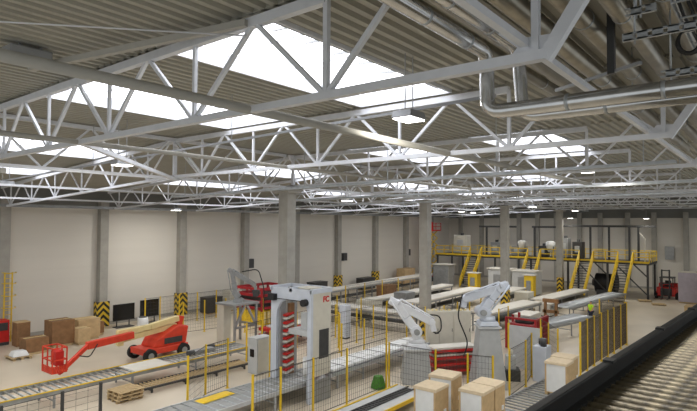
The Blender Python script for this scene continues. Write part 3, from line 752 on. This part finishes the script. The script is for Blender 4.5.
fence('yellow guard fence in front of the red trolley', [(20.6, 23.8), (21.9, 23.95), (23.3, 24.2), (25.3, 24.4), (27.3, 24.5), (29.3, 24.5)], 2.3, pitch=.25)
fence('yellow guard fence around the crimson lattice machine', [(26.3, 30.6), (28.2, 30.7), (30.2, 30.8), (31.8, 30.9)], 2.3, pitch=.25)
fence('yellow guard fence between the portal machine and the blue grey cabinet', [(27.0, 22.3), (28.9, 22.3), (30.8, 22.3), (32.4, 22.3)], 2.3, pitch=.25)
for x, w_, h_, ma, lab in ((30.0, 1.6, 1.3, 'dark', 'dark storage box by the wall behind the crimson lattice machine'), (32.3, 1.4, 1.7, 'machinew', 'cream storage box by the wall behind the crimson lattice machine'), (37.6, 2.0, 1.4, 'dark', 'dark storage box by the wall behind the portal machine'), (40.4, 1.4, 1.2, 'brown', 'brown storage box by the wall behind the portal machine'), (44.0, 2.2, 1.5, 'dark', 'dark storage box by the wall before the striped column'), (52.8, 2.4, 1.3, 'dark', 'dark storage box by the wall between two striped columns')):
    goods('storage_box', lab, 'box', [((x, 39.4, .1 + h_ / 2), (w_, 1.1, h_), ma, 'body'), ((x, 39.4, .05), (w_ * .9, 1.0, .1), 'wood', 'skid'), ((x, 39.4, h_ + .12), (w_ + .06, 1.16, .05), ma, 'lid')], 'storage boxes along the long wall')

t = thing('tool_cabinet', 'narrow blue grey cabinet just behind the portal machine', 'cabinet', (29.5, 23.8, 0))
MB().box((29.5, 23.8, 1.2), (.55, .6, 2.2)).build('body', 'bluegrey', t, bevel=.02); MB().box((29.5, 23.8, .05), (.5, .55, .1)).build('plinth', 'dark', t); MB().box((29.215, 23.8, 1.25), (.02, .5, 2.0)).build('door', 'bluegrey', t)
# red and white magazine of slats
RK = [(25.2, 14.0), (27.6, 12.6)]
t = thing('slat_magazine', 'red and white slat magazine behind the wrapped stacks', 'rack', (26.2, 13.6, 0), 'red machines')
da = Vector((2.4, -1.6, 0)).normalized(); za = math.atan2(da.y, da.x); c = Vector((26.4, 13.9, 0))
for k, z in enumerate((.25, .6, .95, 1.3)):
    MB().box((c.x, c.y, z), (2.8, 1.2, .12), za).build('red_shelf', 'red', t, bevel=.02)
    if k > 1: MB().box((c.x - .05, c.y - .05, z + .14), (2.6, .9, .12), za).build('white_slat', 'sheet', t, bevel=.02)
m = MB()
for j in (-1.3, 1.3):
    for i in (-.6, .6):
        q = c + da * j + Vector((-da.y, da.x, 0)) * i; m.box((q.x, q.y, .72), (.1, .1, 1.44), za)
m.build('upright', 'dark', t)

# wrapped stacks on outfeed conveyors
def stack(x, y, z, w_, d_, h_, label, rz=.0, lid=.12):
    t = thing('wrapped_stack', label, 'pallet stack', (x, y, z), 'wrapped pallet stacks')
    c, s_ = math.cos(rz), math.sin(rz)
    def P(a, b): return (x + a * c - b * s_, y + a * s_ + b * c)
    m = MB()
    for k in (-1, 0, 1): m.box((*P(0, k * d_ * .42), z + .05), (w_, .12, .1), rz)
    m.box((*P(0, 0), z + .115), (w_, d_, .03), rz); m.build('pallet', 'wood', t)
    MB().box((*P(0, 0), z + .13 + (h_ - .13) / 2), (w_ - .06, d_ - .06, h_ - .13), rz).build('load', 'wrap', t, bevel=.015)
    for i in (-1, 1):
        for j in (-1, 1):
            MB().box((*P(i * (w_ / 2 - .05), j * (d_ / 2 - .05)), z + .13 + (h_ - .13) / 2), (.07, .07, h_ - .15), rz).build('corner_board', 'card', t)
    for j in (-1, 1): MB().box((*P(0, j * (d_ / 2 - .022)), z + .14 + (h_ - .2) / 2), (w_ - .1, .024, h_ - .2), rz).build('side_card', 'card', t)
    MB().box((*P(0, 0), z + h_ - lid / 2 + .02), (w_ + .02, d_ + .02, lid), rz, top=(.97, .97)).build('lid', 'palecard', t, bevel=.015)
    MB().box((*P(.2, -d_ / 2 - .002), z + h_ * .36), (.16, .03, .16), rz).build('tag', 'wrap', t)
    return t
conveyor('outfeed_conveyor', 'grey outfeed conveyor under the front wrapped stacks', (15.5, 10.42), (21.6, 10.72), 1.5, .42, rail='yellow', legs=3, step=.2, bed=None)
conveyor('outfeed_conveyor', 'outfeed conveyor carrying the pair of wrapped stacks', (15.5, 8.85), (21.8, 8.95), 1.3, .42, rail='steel', legs=3, step=.2)
conveyor('outfeed_conveyor', 'slatted grey outfeed conveyor leading away beside the black rail', (21.9, 8.6), (28.2, 8.1), 1.9, .42, rail='steel', legs=3, step=.34, roll='belt')
conveyor('infeed_conveyor', 'chain conveyor with yellow edge in front of the white robot', (14.0, 13.3), (21.4, 13.3), 1.6, .5, rail='yellow', legs=3, rollers=False, bed='machine')
o = COL.objects['infeed_conveyor']; m = MB().bar((14.0, 13.1, .5), (21.4, 13.1, .5), .05, .05).bar((14.0, 13.5, .5), (21.4, 13.5, .5), .05, .05)
for k in range(36): m.box((14.1 + .2 * k, 13.3, .5), (.07, .4, .05))
m.build('chain', 'dark', o)
stack(18.2, 10.45, .43, 1.05, .95, 1.45, 'wrapped white stack with cardboard lid, standing apart by the yellow edge')
stack(19.95, 10.8, .43, 1.05, 1.05, 1.45, 'wrapped stack with tilted cardboard lid just behind the front single stack', rz=.12)
stack(18.95, 8.95, .43, 1.0, 1.0, 1.45, 'front wrapped stack of the touching pair, with cardboard lid')
stack(19.98, 8.95, .43, .95, 1.0, 1.45, 'rear wrapped stack of the touching pair, with cardboard lid')
stack(25.1, 7.85, .43, 1.0, 1.0, 1.45, 'wrapped white stack in front of the tall guard fence, nearer the black rail')
stack(26.2, 7.95, .43, .95, 1.0, 1.45, 'wrapped stack tucked behind the one beside the tall guard fence')

# operator panel, red machine, blue grey box
t = thing('operator_panel', 'grey steel screen panel behind the operator desk', 'panel', (29.0, 11.6, 0))
MB().box((29.3, 11.0, 1.25), (.08, 1.9, 2.3)).build('sheet_panel', 'machine', t); MB().bar((29.3, 10.1, 0), (29.3, 10.1, 2.5), .1).bar((29.3, 11.9, 0), (29.3, 11.9, 2.5), .1).build('post', 'yellow', t)
t = thing('press_machine', 'dark red machine with lattice side among the guard posts', 'machine', (34.5, 12.8, 0), 'red machines')
MB().b2((34.2, 12.2, .4), (36.2, 13.9, 1.6)).build('body', 'crimson', t, bevel=.05)
m = MB()
for k in range(8): m.bar((34.2 + .28 * k, 12.1, .3), (34.2 + .28 * k, 12.1, 1.9), .08); 
for x in (34.1, 35.2, 36.3): m.bar((x, 12.1, 0), (x, 12.1, 2.0), .14); m.bar((x, 14.0, 0), (x, 14.0, 2.0), .14)
for z in (.9, 1.4, 1.95): m.bar((34.1, 12.1, z), (36.3, 12.1, z), .12); m.bar((34.1, 12.1, z), (34.1, 14.0, z), .12)
m.build('lattice', 'crimson', t); MB().b2((34.5, 12.5, 1.6), (35.8, 13.6, 1.85)).build('motor_cover', 'dark', t, bevel=.05)
t = thing('hydraulic_unit', 'blue grey hydraulic unit behind the last wrapped stack', 'machine', (27.6, 10.0, 0))
MB().b2((27.7, 9.3, 0), (28.5, 10.0, 1.8)).build('tank', 'bluegrey', t, bevel=.04); MB().tube([(27.9, 9.5, 1.8), (27.9, 9.5, 2.2)], .16, 12).tube([(28.25, 9.75, 1.8), (28.25, 9.75, 2.1)], .12, 12).build('pump', 'dark', t)

# tall guard fence on the walkway side
fence('tall brown mesh guard fence beside the open floor', [(30.2, 8.35), (31.5, 8.35), (32.9, 8.35), (34.3, 8.3), (35.6, 8.25), (36.9, 8.2), (38.5, 8.15), (40.0, 8.1)], 2.85, pitch=.06, w=.09, wire=.011, wm='brownwire')
fence('tall guard fence end panel closing off the conveyors', [(40.1, 8.2), (40.5, 9.9)], 2.85, pitch=.06, w=.09, wire=.011, wm='brownwire')
fence('low yellow guard rail in front of the red press machine', [(30.5, 9.6), (32.0, 10.6), (33.0, 11.4)], 2.3, pitch=.15)

# person in a hi-vis vest
def skin_chain(name, verts, edges, radii, m, parent, lv=2):
    me = bpy.data.meshes.new(name); me.from_pydata([Vector(v) for v in verts], edges, []); me.materials.append(M[m])
    o = bpy.data.objects.new(name, me); COL.objects.link(o); o.parent = parent
    sk = o.modifiers.new('skin', 'SKIN'); sk.use_smooth_shade = True
    for d, r in zip(me.skin_vertices[0].data, radii): d.radius = (r, r) if isinstance(r, float) else r
    me.skin_vertices[0].data[0].use_root = True
    s2 = o.modifiers.new('sub', 'SUBSURF'); s2.levels = s2.render_levels = lv
    return o
P0 = thing('person', 'person in a lime hi-vis vest and dark trousers standing at the far conveyor', 'person', (47.2, 12.2, 0))
P0.rotation_euler.z = R(150)
J = [(0, 0, .95), (0, 0, 1.15), (0, 0, 1.38), (0, 0, 1.47), (.02, 0, 1.6), (.02, 0, 1.70),
     (0, .19, 1.40), (.05, .27, 1.14), (.22, .22, .98), (.31, .20, .95), (0, -.19, 1.40), (.03, -.28, 1.13), (.18, -.25, .93), (.27, -.24, .90),
     (0, .1, .88), (.03, .11, .48), (0, .12, .08), (.14, .13, .04), (0, -.1, .88), (.0, -.11, .48), (-.03, -.12, .08), (.11, -.13, .04)]
E_ = [(0, 1), (1, 2), (2, 3), (3, 4), (4, 5), (2, 6), (6, 7), (7, 8), (8, 9), (2, 10), (10, 11), (11, 12), (12, 13), (0, 14), (14, 15), (15, 16), (16, 17), (0, 18), (18, 19), (19, 20), (20, 21)]
RD = [.14, .13, .14, .055, .095, .08, .07, .045, .035, .04, .07, .045, .035, .04, .09, .06, .045, .04, .09, .06, .045, .04]
skin_chain('body', J, E_, RD, 'skin', P0)
skin_chain('vest', [(0, 0, .93), (0, 0, 1.15), (0, 0, 1.40), (0, .17, 1.42), (0, -.17, 1.42), (.03, .24, 1.25), (.02, -.24, 1.25)], [(0, 1), (1, 2), (2, 3), (2, 4), (3, 5), (4, 6)], [.175, .165, .165, .09, .09, .07, .07], 'lime', P0)
skin_chain('trousers', [(0, 0, .93), (0, .1, .86), (.03, .11, .48), (0, .12, .12), (0, -.1, .86), (0, -.11, .48), (-.03, -.12, .12)], [(0, 1), (1, 2), (2, 3), (0, 4), (4, 5), (5, 6)], [.16, .11, .08, .07, .11, .08, .07], 'navy', P0)
skin_chain('hair', [(-.02, 0, 1.68), (.0, 0, 1.74)], [(0, 1)], [.10, .07], 'hair', P0)

# ------------------------------------------------------------------ conveyors and tables of the middle hall
def table(label, p, q, w_, z, m='sheet', leg='steel', group='long sheet tables'):
    p = Vector((*p, z)); q = Vector((*q, z)); L_ = (q - p).length; d = (q - p) / L_; s = Vector((-d.y, d.x, 0)); az = math.atan2(d.y, d.x)
    t = thing('sheet_table', label, 'table', (p.x, p.y, 0), group)
    MB().bar(p - Vector((0, 0, .06)), q - Vector((0, 0, .06)), w_, .12).build('top', m, t)
    MB().bar(p + s * (w_ / 2 - .05) - Vector((0, 0, .2)), q + s * (w_ / 2 - .05) - Vector((0, 0, .2)), .08, .16).bar(p - s * (w_ / 2 - .05) - Vector((0, 0, .2)), q - s * (w_ / 2 - .05) - Vector((0, 0, .2)), .08, .16).build('rail', leg, t)
    MB().bar(p - Vector((0, 0, z * .55)) + d * .3, q - Vector((0, 0, z * .55)) - d * .3, w_ - .3, .06).build('under_shade', 'dark', t)  # dark sheet added below the top to darken the space under the table
    n = max(2, int(L_ / 2.4))
    for i in range(n):
        c = p + d * (.2 + (L_ - .4) * i / (n - 1))
        MB().bar(c + s * (w_ / 2 - .1) - Vector((0, 0, .12)), c + s * (w_ / 2 - .1) - Vector((0, 0, z)), .09).bar(c - s * (w_ / 2 - .1) - Vector((0, 0, .12)), c - s * (w_ / 2 - .1) - Vector((0, 0, z)), .09).bar(c + s * (w_ / 2 - .1) - Vector((0, 0, z * .7)), c - s * (w_ / 2 - .1) - Vector((0, 0, z * .7)), .06).build('leg_frame', leg, t)
    return t
table('long white table running from the portal machine back to the wall', (34.8, 30.5), (34.8, 21.4), 1.4, 1.3)
table('long white table parallel to the long wall behind the portal machine', (37.5, 33.6), (60.5, 35.2), 1.3, 1.7)
table('white topped table behind the white robot', (39.0, 28.8), (55.0, 29.5), 1.4, 1.2)
table('white topped table passing behind the second tall pillar', (38.5, 24.2), (52.0, 24.6), 1.5, 1.5)
table('lower white table in front of the second tall pillar', (34.5, 19.0), (46.0, 20.0 - 1.6), 1.2, 1.0) if False else None
conveyor('far_conveyor', 'grey roller conveyor behind the person in the vest', (46.5, 14.3), (60.0, 13.0), 1.7, 1.15, rail='steel', legs=5, step=.3, bed='belt')
conveyor('far_conveyor', 'roller conveyor with close rollers beside the dark red machine', (37.2, 13.6), (44.5, 11.9), 2.0, 1.0, rail='steel', legs=3, step=.28)
table('white sheet covered table between the striped pillar and the stairs', (49.5, 17.3), (60.5, 16.6), 1.6, 1.2)
table('white sheet table by the robot on the tall pedestal', (37.5, 17.4), (46.0, 16.6), 1.7, 1.5)
table('white sheet table under the last tall pillar', (50.5, 21.4), (56.0, 21.6), 1.5, 1.4) 
for k, (x, y, z, lab) in enumerate([(48.0, 14.25, 1.15, 'near one by the brown crate'), (50.5, 14.0, 1.15, 'middle one'), (53.4, 13.7, 1.15, 'far one behind the vest')]):
    pass
t = thing('wooden_crate_frame', 'brown wooden frame standing between the white tables', 'frame', (46.3, 15.1, 0))
MB().bar((46.3, 14.7, 0), (46.3, 14.7, 1.7), .2).bar((46.3, 15.6, 0), (46.3, 15.6, 1.7), .2).build('upright', 'brown', t); MB().bar((46.3, 14.5, 1.6), (46.3, 15.8, 1.6), .25, .3).bar((46.3, 14.5, .7), (46.3, 15.8, .7), .2, .25).build('crossbar', 'brown', t)
for k, (x, y, w_, h_, ma, lab) in enumerate([(41.0, 15.2, 2.4, 1.1, 'sheet', 'white crate under the white sheet table by the red machine'), (48.4, 16.2, 2.0, 1.0, 'sheet', 'white crate beside the brown wooden frame'), (50.5, 19.0, 1.6, 1.5, 'machinew', 'cream machine box behind the striped pillar'),
      (37.0, 27.2, 2.0, 1.5, 'machinew', 'cream machine box between the two long white tables'), (41.5, 26.6, 1.5, 1.7, 'steel', 'grey machine box behind the white topped table'), (46.5, 32.0, 1.8, 1.5, 'brown', 'brown box between the tables and the long wall'), (61.5, 39.2, 2.6, 1.9, 'card', 'brown carton against the long wall by the second tall pillar')]):
    goods('machine_box', lab, 'box', [((x, y, h_ / 2 + .1), (w_, 1.3, h_), ma, 'body'), ((x, y, .05), (w_ * .9, 1.2, .1), 'dark', 'plinth'), ((x, y, h_ + .12), (w_ + .06, 1.36, .05), ma, 'lid')], 'machine boxes of the middle hall')
fence('yellow guard rail behind the long white table by the portal machine', [(33.2, 30.0), (33.2, 27.6), (33.2, 25.2), (33.2, 22.8), (33.2, 20.6)], 2.3, pitch=.2)
fence('yellow guard posts along the second long white table', [(38.0, 30.6), (41.0, 30.7), (44.0, 30.8), (47.0, 30.9)], 2.4, pitch=.2)
fence('yellow guard posts between the cabinets and the striped pillar', [(34.0, 18.5), (36.2, 18.6), (38.4, 18.7), (40.6, 18.8)], 2.3, pitch=.2)
fence('yellow guard posts before the white sheet table by the tall pedestal', [(35.0, 14.9), (36.6, 14.9)], 2.3, pitch=.2)
t = thing('person', 'person in a bright green top behind the long white table by the wall', 'person', (38.6, 34.8, 0))
o = COL.objects['person'].children
P1 = t
for k in list(P0.children):
    if 'hair' in k.name or 'body' in k.name or 'vest' in k.name or 'trousers' in k.name:
        c = k.copy(); COL.objects.link(c); c.parent = P1

# ------------------------------------------------------------------ mezzanine
X0, X1, DZ = 65.6, 70.2, 3.95
MZ = thing('mezzanine', 'long steel mezzanine with yellow railings along the end wall', 'platform', (66, 22, 0))
MB().b2((X0, 11.0, DZ - .28), (X1, 37.0, DZ)).build('deck', 'dark', MZ)
MB().b2((X0 - .06, 11.0, DZ - .1), (X0, 37.0, DZ + .12)).build('kick_plate', 'yellow', MZ)
STY = [13.3, 17.4, 23.4, 31.0]
for y in (11.2, 15.2, 19.5, 25.4, 28.5, 33.0, 36.8):
    for xx in (X0 + .2, X1 - .2): MB().bar((xx, y, 0), (xx, y, DZ - .28), .2).build('support_post', 'dark', MZ)
    if y in (11.2, 15.2): MB().bar((X0 + .2, y, DZ - 1.6), (X0 + .2, y + 1.3, DZ - .3), .13).bar((X0 + .2, y, .4), (X0 + .2, y + 3.0, DZ - .5), .12).build('brace', 'dark', MZ)
gaps = [(y - .8, y + .8) for y in STY]
ys = [11.0] + [v for g in gaps for v in g] + [37.0]
for i in range(0, len(ys), 2):
    a, b = ys[i], ys[i + 1]; m = MB()
    for z in (.55, 1.1): m.bar((X0, a, DZ + z), (X0, b, DZ + z), .10)
    n = max(1, int((b - a) / 1.1))
    for k in range(n + 1): m.bar((X0, a + (b - a) * k / n, DZ), (X0, a + (b - a) * k / n, DZ + 1.1), .09)
    m.build('railing', 'yellow', MZ)
m = MB()
for z in (.55, 1.1): m.bar((X0, 11.0, DZ + z), (X1, 11.0, DZ + z), .07).bar((X1, 11.0, DZ + z), (X1, 37, DZ + z), .07)
for k in range(5): m.bar((X0 + k * 1.12, 11.0, DZ), (X0 + k * 1.12, 11.0, DZ + 1.1), .07)
for k in range(24): m.bar((X1, 11.0 + k * 1.1, DZ), (X1, 11.0 + k * 1.1, DZ + 1.1), .06)
m.build('railing', 'yellow', MZ)
for i, y in enumerate(STY):
    run = [4.6, 3.9, 3.4, 3.2][i]
    t = thing('staircase', 'yellow railed steel stair up to the mezzanine, ' + ['the one by the forklift', 'the one beside the striped pillar', 'between the last two pillars', 'the one beside the red scissor lift'][i], 'stairs', (X0 - run, y, 0), 'mezzanine stairs')
    a, b = Vector((X0 - run, y, 0)), Vector((X0 - .06, y, DZ))
    MB().bar(a + Vector((0, -.72, .1)), b + Vector((0, -.72, 0)), .06, .2).bar(a + Vector((0, .72, .1)), b + Vector((0, .72, 0)), .06, .2).build('stringer', 'yellow', t)
    n = 15; tr = None
    for k in range(n):
        c = a.lerp(b, (k + .6) / n)
        if tr is None: tr = MB().box(c, (.3, 1.4, .06)).build('tread', 'dark', t); c0 = c
        else: copies(tr, [c - c0])
    m = MB()
    for s in (-.74, .74):
        for h in (.55, 1.05): m.bar(a + Vector((0, s, h)), b + Vector((0, s, h)), .09)
        for k in range(6): q = a.lerp(b, k / 5); m.bar(q + Vector((0, s, 0)), q + Vector((0, s, 1.05)), .06)
    m.build('handrail', 'yellow', t)
t = thing('steel_portal', 'dark steel frame standing on the mezzanine end by the forklift', 'frame', (67.5, 15, DZ), 'dark frames on the mezzanine')
m = MB()
for y in (12.2, 13.1, 15.2, 17.2): m.bar((66.6, y, DZ), (66.6, y, 7.75), .2)
m.build('post', 'dark', t)
MB().bar((66.6, 10.5, 7.85), (66.6, 20.4, 7.85), .22, .24).build('beam', 'dark', t)
MB().bar((66.6, 11.6, DZ), (66.6, 11.6, 6.5), .14).bar((66.6, 11.6, 6.5), (66.6, 12.2, 7.3), .14).build('brace', 'sheet', t)
t = thing('steel_portal', 'dark steel frame on the mezzanine between the third and last tall pillars', 'frame', (67.5, 25, DZ), 'dark frames on the mezzanine')
MB().bar((66.6, 23.7, DZ), (66.6, 23.7, 7.6), .2).bar((66.6, 30.0, DZ), (66.6, 30.0, 7.6), .2).build('post', 'dark', t); MB().bar((66.6, 20.8, 7.7), (66.6, 24.0, 7.7), .24).bar((66.6, 26.0, 7.7), (66.6, 31.0, 7.7), .24).build('beam', 'dark', t)
for k, (y, w_, h_, ma, lab) in enumerate([(34.2, 1.9, 2.4, 'machinew', 'big white cabinet on the mezzanine beside the red scissor lift'), (29.2, 1.2, 1.6, 'steel', 'grey machine on the mezzanine beside the white cabinet'), (26.2, 1.6, 1.2, 'steel', 'grey box on the mezzanine by the third tall pillar'), (20.4, .9, 2.3, 'steel', 'slim grey machine on the mezzanine by the last tall pillar'), (18.9, 1.1, 1.9, 'dark', 'dark motor unit on the mezzanine above the middle stair'), (23.0, 1.0, 1.3, 'dark', 'dark machine on the mezzanine between the dark frame posts')]):
    t = goods('mezzanine_machine', lab, 'machine', [((68.0, y, DZ + .1 + h_ / 2), (1.3, w_, h_), ma, 'body'), ((68.0, y, DZ + .05), (1.1, w_ * .9, .1), 'dark', 'plinth'), ((67.33, y, DZ + h_ * .6), (.03, w_ * .5, h_ * .4), 'machine', 'panel'), ((68.0, y, DZ + h_ + .25), (.4, .3, .3), 'dark', 'head')], 'machines on the mezzanine')
for k, (y, lab) in enumerate([(25.4, 'pale dust hopper on the mezzanine by the dark frame'), (21.9, 'small white hopper on the mezzanine next to the last tall pillar')]):
    t = thing('hopper', lab, 'hopper', (67.0, y, DZ), 'hoppers on the mezzanine')
    MB().tube([(67.0, y, DZ + .7), (67.0, y, DZ + 1.5), (67.0, y, DZ + 1.9), (67.0, y, DZ + 2.05)], [.3, .55, .55, .25], 18).build('bowl', 'sheet' if k == 0 else 'wrap', t); m = MB()
    for a in range(3): m.bar((67.0 + .5 * math.cos(a * 2.1), y + .5 * math.sin(a * 2.1), DZ), (67.0 + .5 * math.cos(a * 2.1), y + .5 * math.sin(a * 2.1), DZ + 1.4), .07)
    m.build('leg', 'dark', t)
# things below the mezzanine
for k, (x, y, sx, sy, h_, ma, lab) in enumerate([(61.0, 22.6, 2.2, 2.6, 2.6, 'machine', 'large grey machine housing beside the last tall pillar'), (62.0, 26.0, 2.0, 2.6, 2.6, 'machine', 'grey machine housing under the mezzanine by the third tall pillar'), (60.6, 28.9, 1.0, 1.2, 2.0, 'yellow', 'yellow machine housing under the mezzanine'), (62.0, 33.8, 1.6, 2.2, 2.7, 'steel', 'grey housing with white lid under the mezzanine by the second tall pillar'), (59.2, 21.6, .9, 1.0, 2.3, 'yellow', 'yellow machine door beside the large grey housing')]):
    goods('machine_housing', lab, 'machine', [((x, y, .1 + h_ / 2), (sx, sy, h_), ma, 'body'), ((x, y, .05), (sx * .9, sy * .9, .1), 'dark', 'plinth'), ((x, y, h_ + .14), (sx + .3, sy + .3, .09), 'sheet', 'cover'), ((x - sx / 2 - .02, y, h_ * .55), (.04, sy * .5, h_ * .5), 'steel', 'door')], 'machine housings below the mezzanine')

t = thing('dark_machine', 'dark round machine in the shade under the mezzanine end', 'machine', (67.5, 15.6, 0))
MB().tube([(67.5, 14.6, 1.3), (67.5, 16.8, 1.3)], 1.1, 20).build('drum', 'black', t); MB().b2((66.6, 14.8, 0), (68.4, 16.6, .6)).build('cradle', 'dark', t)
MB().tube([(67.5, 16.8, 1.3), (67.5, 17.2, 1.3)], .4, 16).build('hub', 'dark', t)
# red scissor lift
t = thing('scissor_lift', 'raised scissor lift with red platform in the far corner', 'scissor lift', (67, 38.6, 0))
MB().b2((65.8, 37.9, .35), (68.4, 39.3, .9)).build('chassis', 'red', t, bevel=.05)
for x in (66.2, 68.0):
    for y in (37.9, 39.3): MB().tube([(x, y - .12, .35), (x, y + .12, .35)], .35, 14).build('wheel', 'rubber', t)
m = MB(); n = 6; hh = (7.0 - .9) / n
for k in range(n):
    z = .9 + hh * k
    for y in (38.2, 39.0): m.bar((66.0, y, z), (68.2, y, z + hh), .1).bar((68.2, y, z), (66.0, y, z + hh), .1)
m.build('scissor_arm', 'yellow', t)
m = MB().b2((65.7, 37.8, 7.0), (68.5, 39.4, 7.15))
for z in (7.6, 8.1):
    for y in (37.8, 39.4): m.bar((65.7, y, z), (68.5, y, z), .07)
    for x in (65.7, 68.5): m.bar((x, 37.8, z), (x, 39.4, z), .07)
for x in (65.7, 67.1, 68.5):
    for y in (37.8, 39.4): m.bar((x, y, 7.1), (x, y, 8.1), .07)
m.box((66.2, 38.6, 7.7), (.8, 1.3, 1.1)); m.build('platform', 'red', t)

# forklift
FK = thing('forklift', 'red forklift truck with raised mast facing the camera on the open floor', 'forklift', (68.0, 9.9, 0))
fx, fy = 67.6, 9.75
MB().b2((fx, fy - .95, .3), (fx + 2.2, fy + .95, 1.25)).b2((fx + 1.3, fy - .92, 1.2), (fx + 2.25, fy + .92, 1.6)).build('body', 'red', FK, bevel=.08)
MB().b2((fx - .02, fy - .55, .35), (fx, fy + .55, 1.15)).build('front_plate', 'dark', FK)
for x in (fx + .3, fx + 1.9):
    for y in (fy - .98, fy + .98): MB().tube([(x, y - .14, .38), (x, y + .14, .38)], .38, 16).build('wheel', 'rubber', FK)
m = MB()
for y in (fy - .36, fy + .36): m.bar((fx - .25, y, .1), (fx - .25, y, 3.2), .14, .16)
for z in (.5, 1.7, 3.1): m.bar((fx - .25, fy - .36, z), (fx - .25, fy + .36, z), .1)
m.build('mast', 'dark', FK)
m = MB()
for y in (fy - .28, fy + .28): m.box((fx - .95, y, .12), (1.2, .12, .05)); m.box((fx - .38, y, .45), (.05, .12, .7))
m.build('fork', 'dark', FK)
m = MB()
for x, y in ((fx + .35, fy - .6), (fx + .35, fy + .6), (fx + 1.7, fy - .6), (fx + 1.7, fy + .6)): m.bar((x, y, 1.2), (x, y, 2.25), .09)
m.box((fx + 1.0, fy, 2.28), (1.6, 1.35, .08)); m.build('overhead_guard', 'dark', FK)
MB().b2((fx + .9, fy - .3, 1.25), (fx + 1.4, fy + .3, 1.4)).b2((fx + 1.35, fy - .3, 1.3), (fx + 1.45, fy + .3, 1.9)).build('seat', 'black', FK, bevel=.04)
# goods at the far right
for k, (x, y, h_, ma, lab) in enumerate([(66.0, 7.4, 3.0, 'purple', 'tall mauve wrapped load beside the forklift'), (64.6, 5.3, 2.7, 'purple', 'mauve wrapped load past the forklift, nearer the photo edge')]):
    goods('wrapped_load', lab, 'load', [((x, y, .15 + h_ / 2), (1.8, 1.8, h_), ma, 'load'), ((x, y, .07), (1.7, 1.7, .14), 'wood', 'pallet'), ((x, y, h_ + .17), (1.84, 1.84, .05), 'machinew', 'top_sheet')], 'wrapped loads beside the forklift')
goods('carton', 'low light cardboard carton on the floor above the black rail', 'carton', [((55.5, 5.6, .55), (1.6, 1.9, .9), 'card', 'box'), ((55.5, 5.6, .05), (1.4, 1.7, .1), 'wood', 'skid'), ((55.5, 5.6, 1.02), (1.64, 1.94, .04), 'card', 'lid')], 'cartons on the open floor')
for k, (x, y, lab) in enumerate([(64.0, 11.2, 'brown offcuts pallet on the floor before the forklift'), (62.0, 9.6, 'flat pallet on the floor in front of the forklift wheels')]): pallet(x, y, lab, rz=.3, group='pallets by the forklift')
tag(MB().box((76.45, 10.6, 4.6), (.2, 1.0, 1.6)).build('wall_cabinet', 'steel', bevel=.02), 'grey cabinet hung on the end wall above the forklift', 'cabinet')
for k, (x, lab) in enumerate([(49.7, 'small dark speaker box above the chevron guard next to the portal machine'), (63.9, 'small dark box on the wall column by the second tall pillar'), (35.0, 'small dark box on the wall column behind the far robot')]):
    tag(MB().box((x + .6, 40.75, 4.0), (.7, .4, .9)).build('wall_speaker', 'dark', bevel=.03), lab, 'speaker', 'wall boxes')

# ------------------------------------------------------------------ roller bed and black rail beside the camera
RB = thing('roller_bed', 'wide bed of worn steel rollers with a black side rail close to the camera', 'conveyor', (6, -.3, 6.9))
def yr(x): return 1.19 - .047 * x
MB().bar((1.0, yr(1.0) - .03, 6.98), (12.5, yr(12.5) - .03, 6.98), .06, .11).build('side_rail', 'rail', RB, bevel=.008)
for x in (2.6, 4.2, 5.8, 7.4): MB().box((x, yr(x) - .03, 7.035), (.10, .07, .02)).build('rail_clip', 'dark', RB)
ro = None
for k in range(92):
    x = 1.6 + .118 * k
    if ro is None: ro = MB().tube([(x, -2.6, 6.88), (x, yr(1.6) - .10, 6.88)], .056, 12).build('roller', 'roller', RB); x_0 = x
    else: copies(ro, [(x - x_0, yr(x) - yr(1.6), 0)])
MB().prism([(1.0, -2.7), (12.5, -2.7), (12.5, yr(12.5)), (1.0, yr(1.0))], 2, 6.70, 6.74).build('under_pan', 'black', RB)
MB().bar((1.0, yr(1.0) - .085, 6.91), (12.5, yr(12.5) - .085, 6.91), .05, .05).build('inner_ledge', 'rail', RB)
MB().bar((1.0, yr(1.0) - .03, 6.84), (12.5, yr(12.5) - .03, 6.84), .05, .2).build('side_plate', 'rail', RB)
MB().bar((1.0, -2.6, 6.8), (12.5, -3.0, 6.8), .07, .2).build('side_rail', 'rail', RB)
m = MB()
for x in (1.5, 6.5, 12.0):
    for y in (-2.5, .3): m.bar((x, y, 0), (x, y, 6.66), .2)
    m.bar((x, -2.5, 6.6), (x, .5, 6.6), .15)
m.build('support_frame', 'dark', RB)
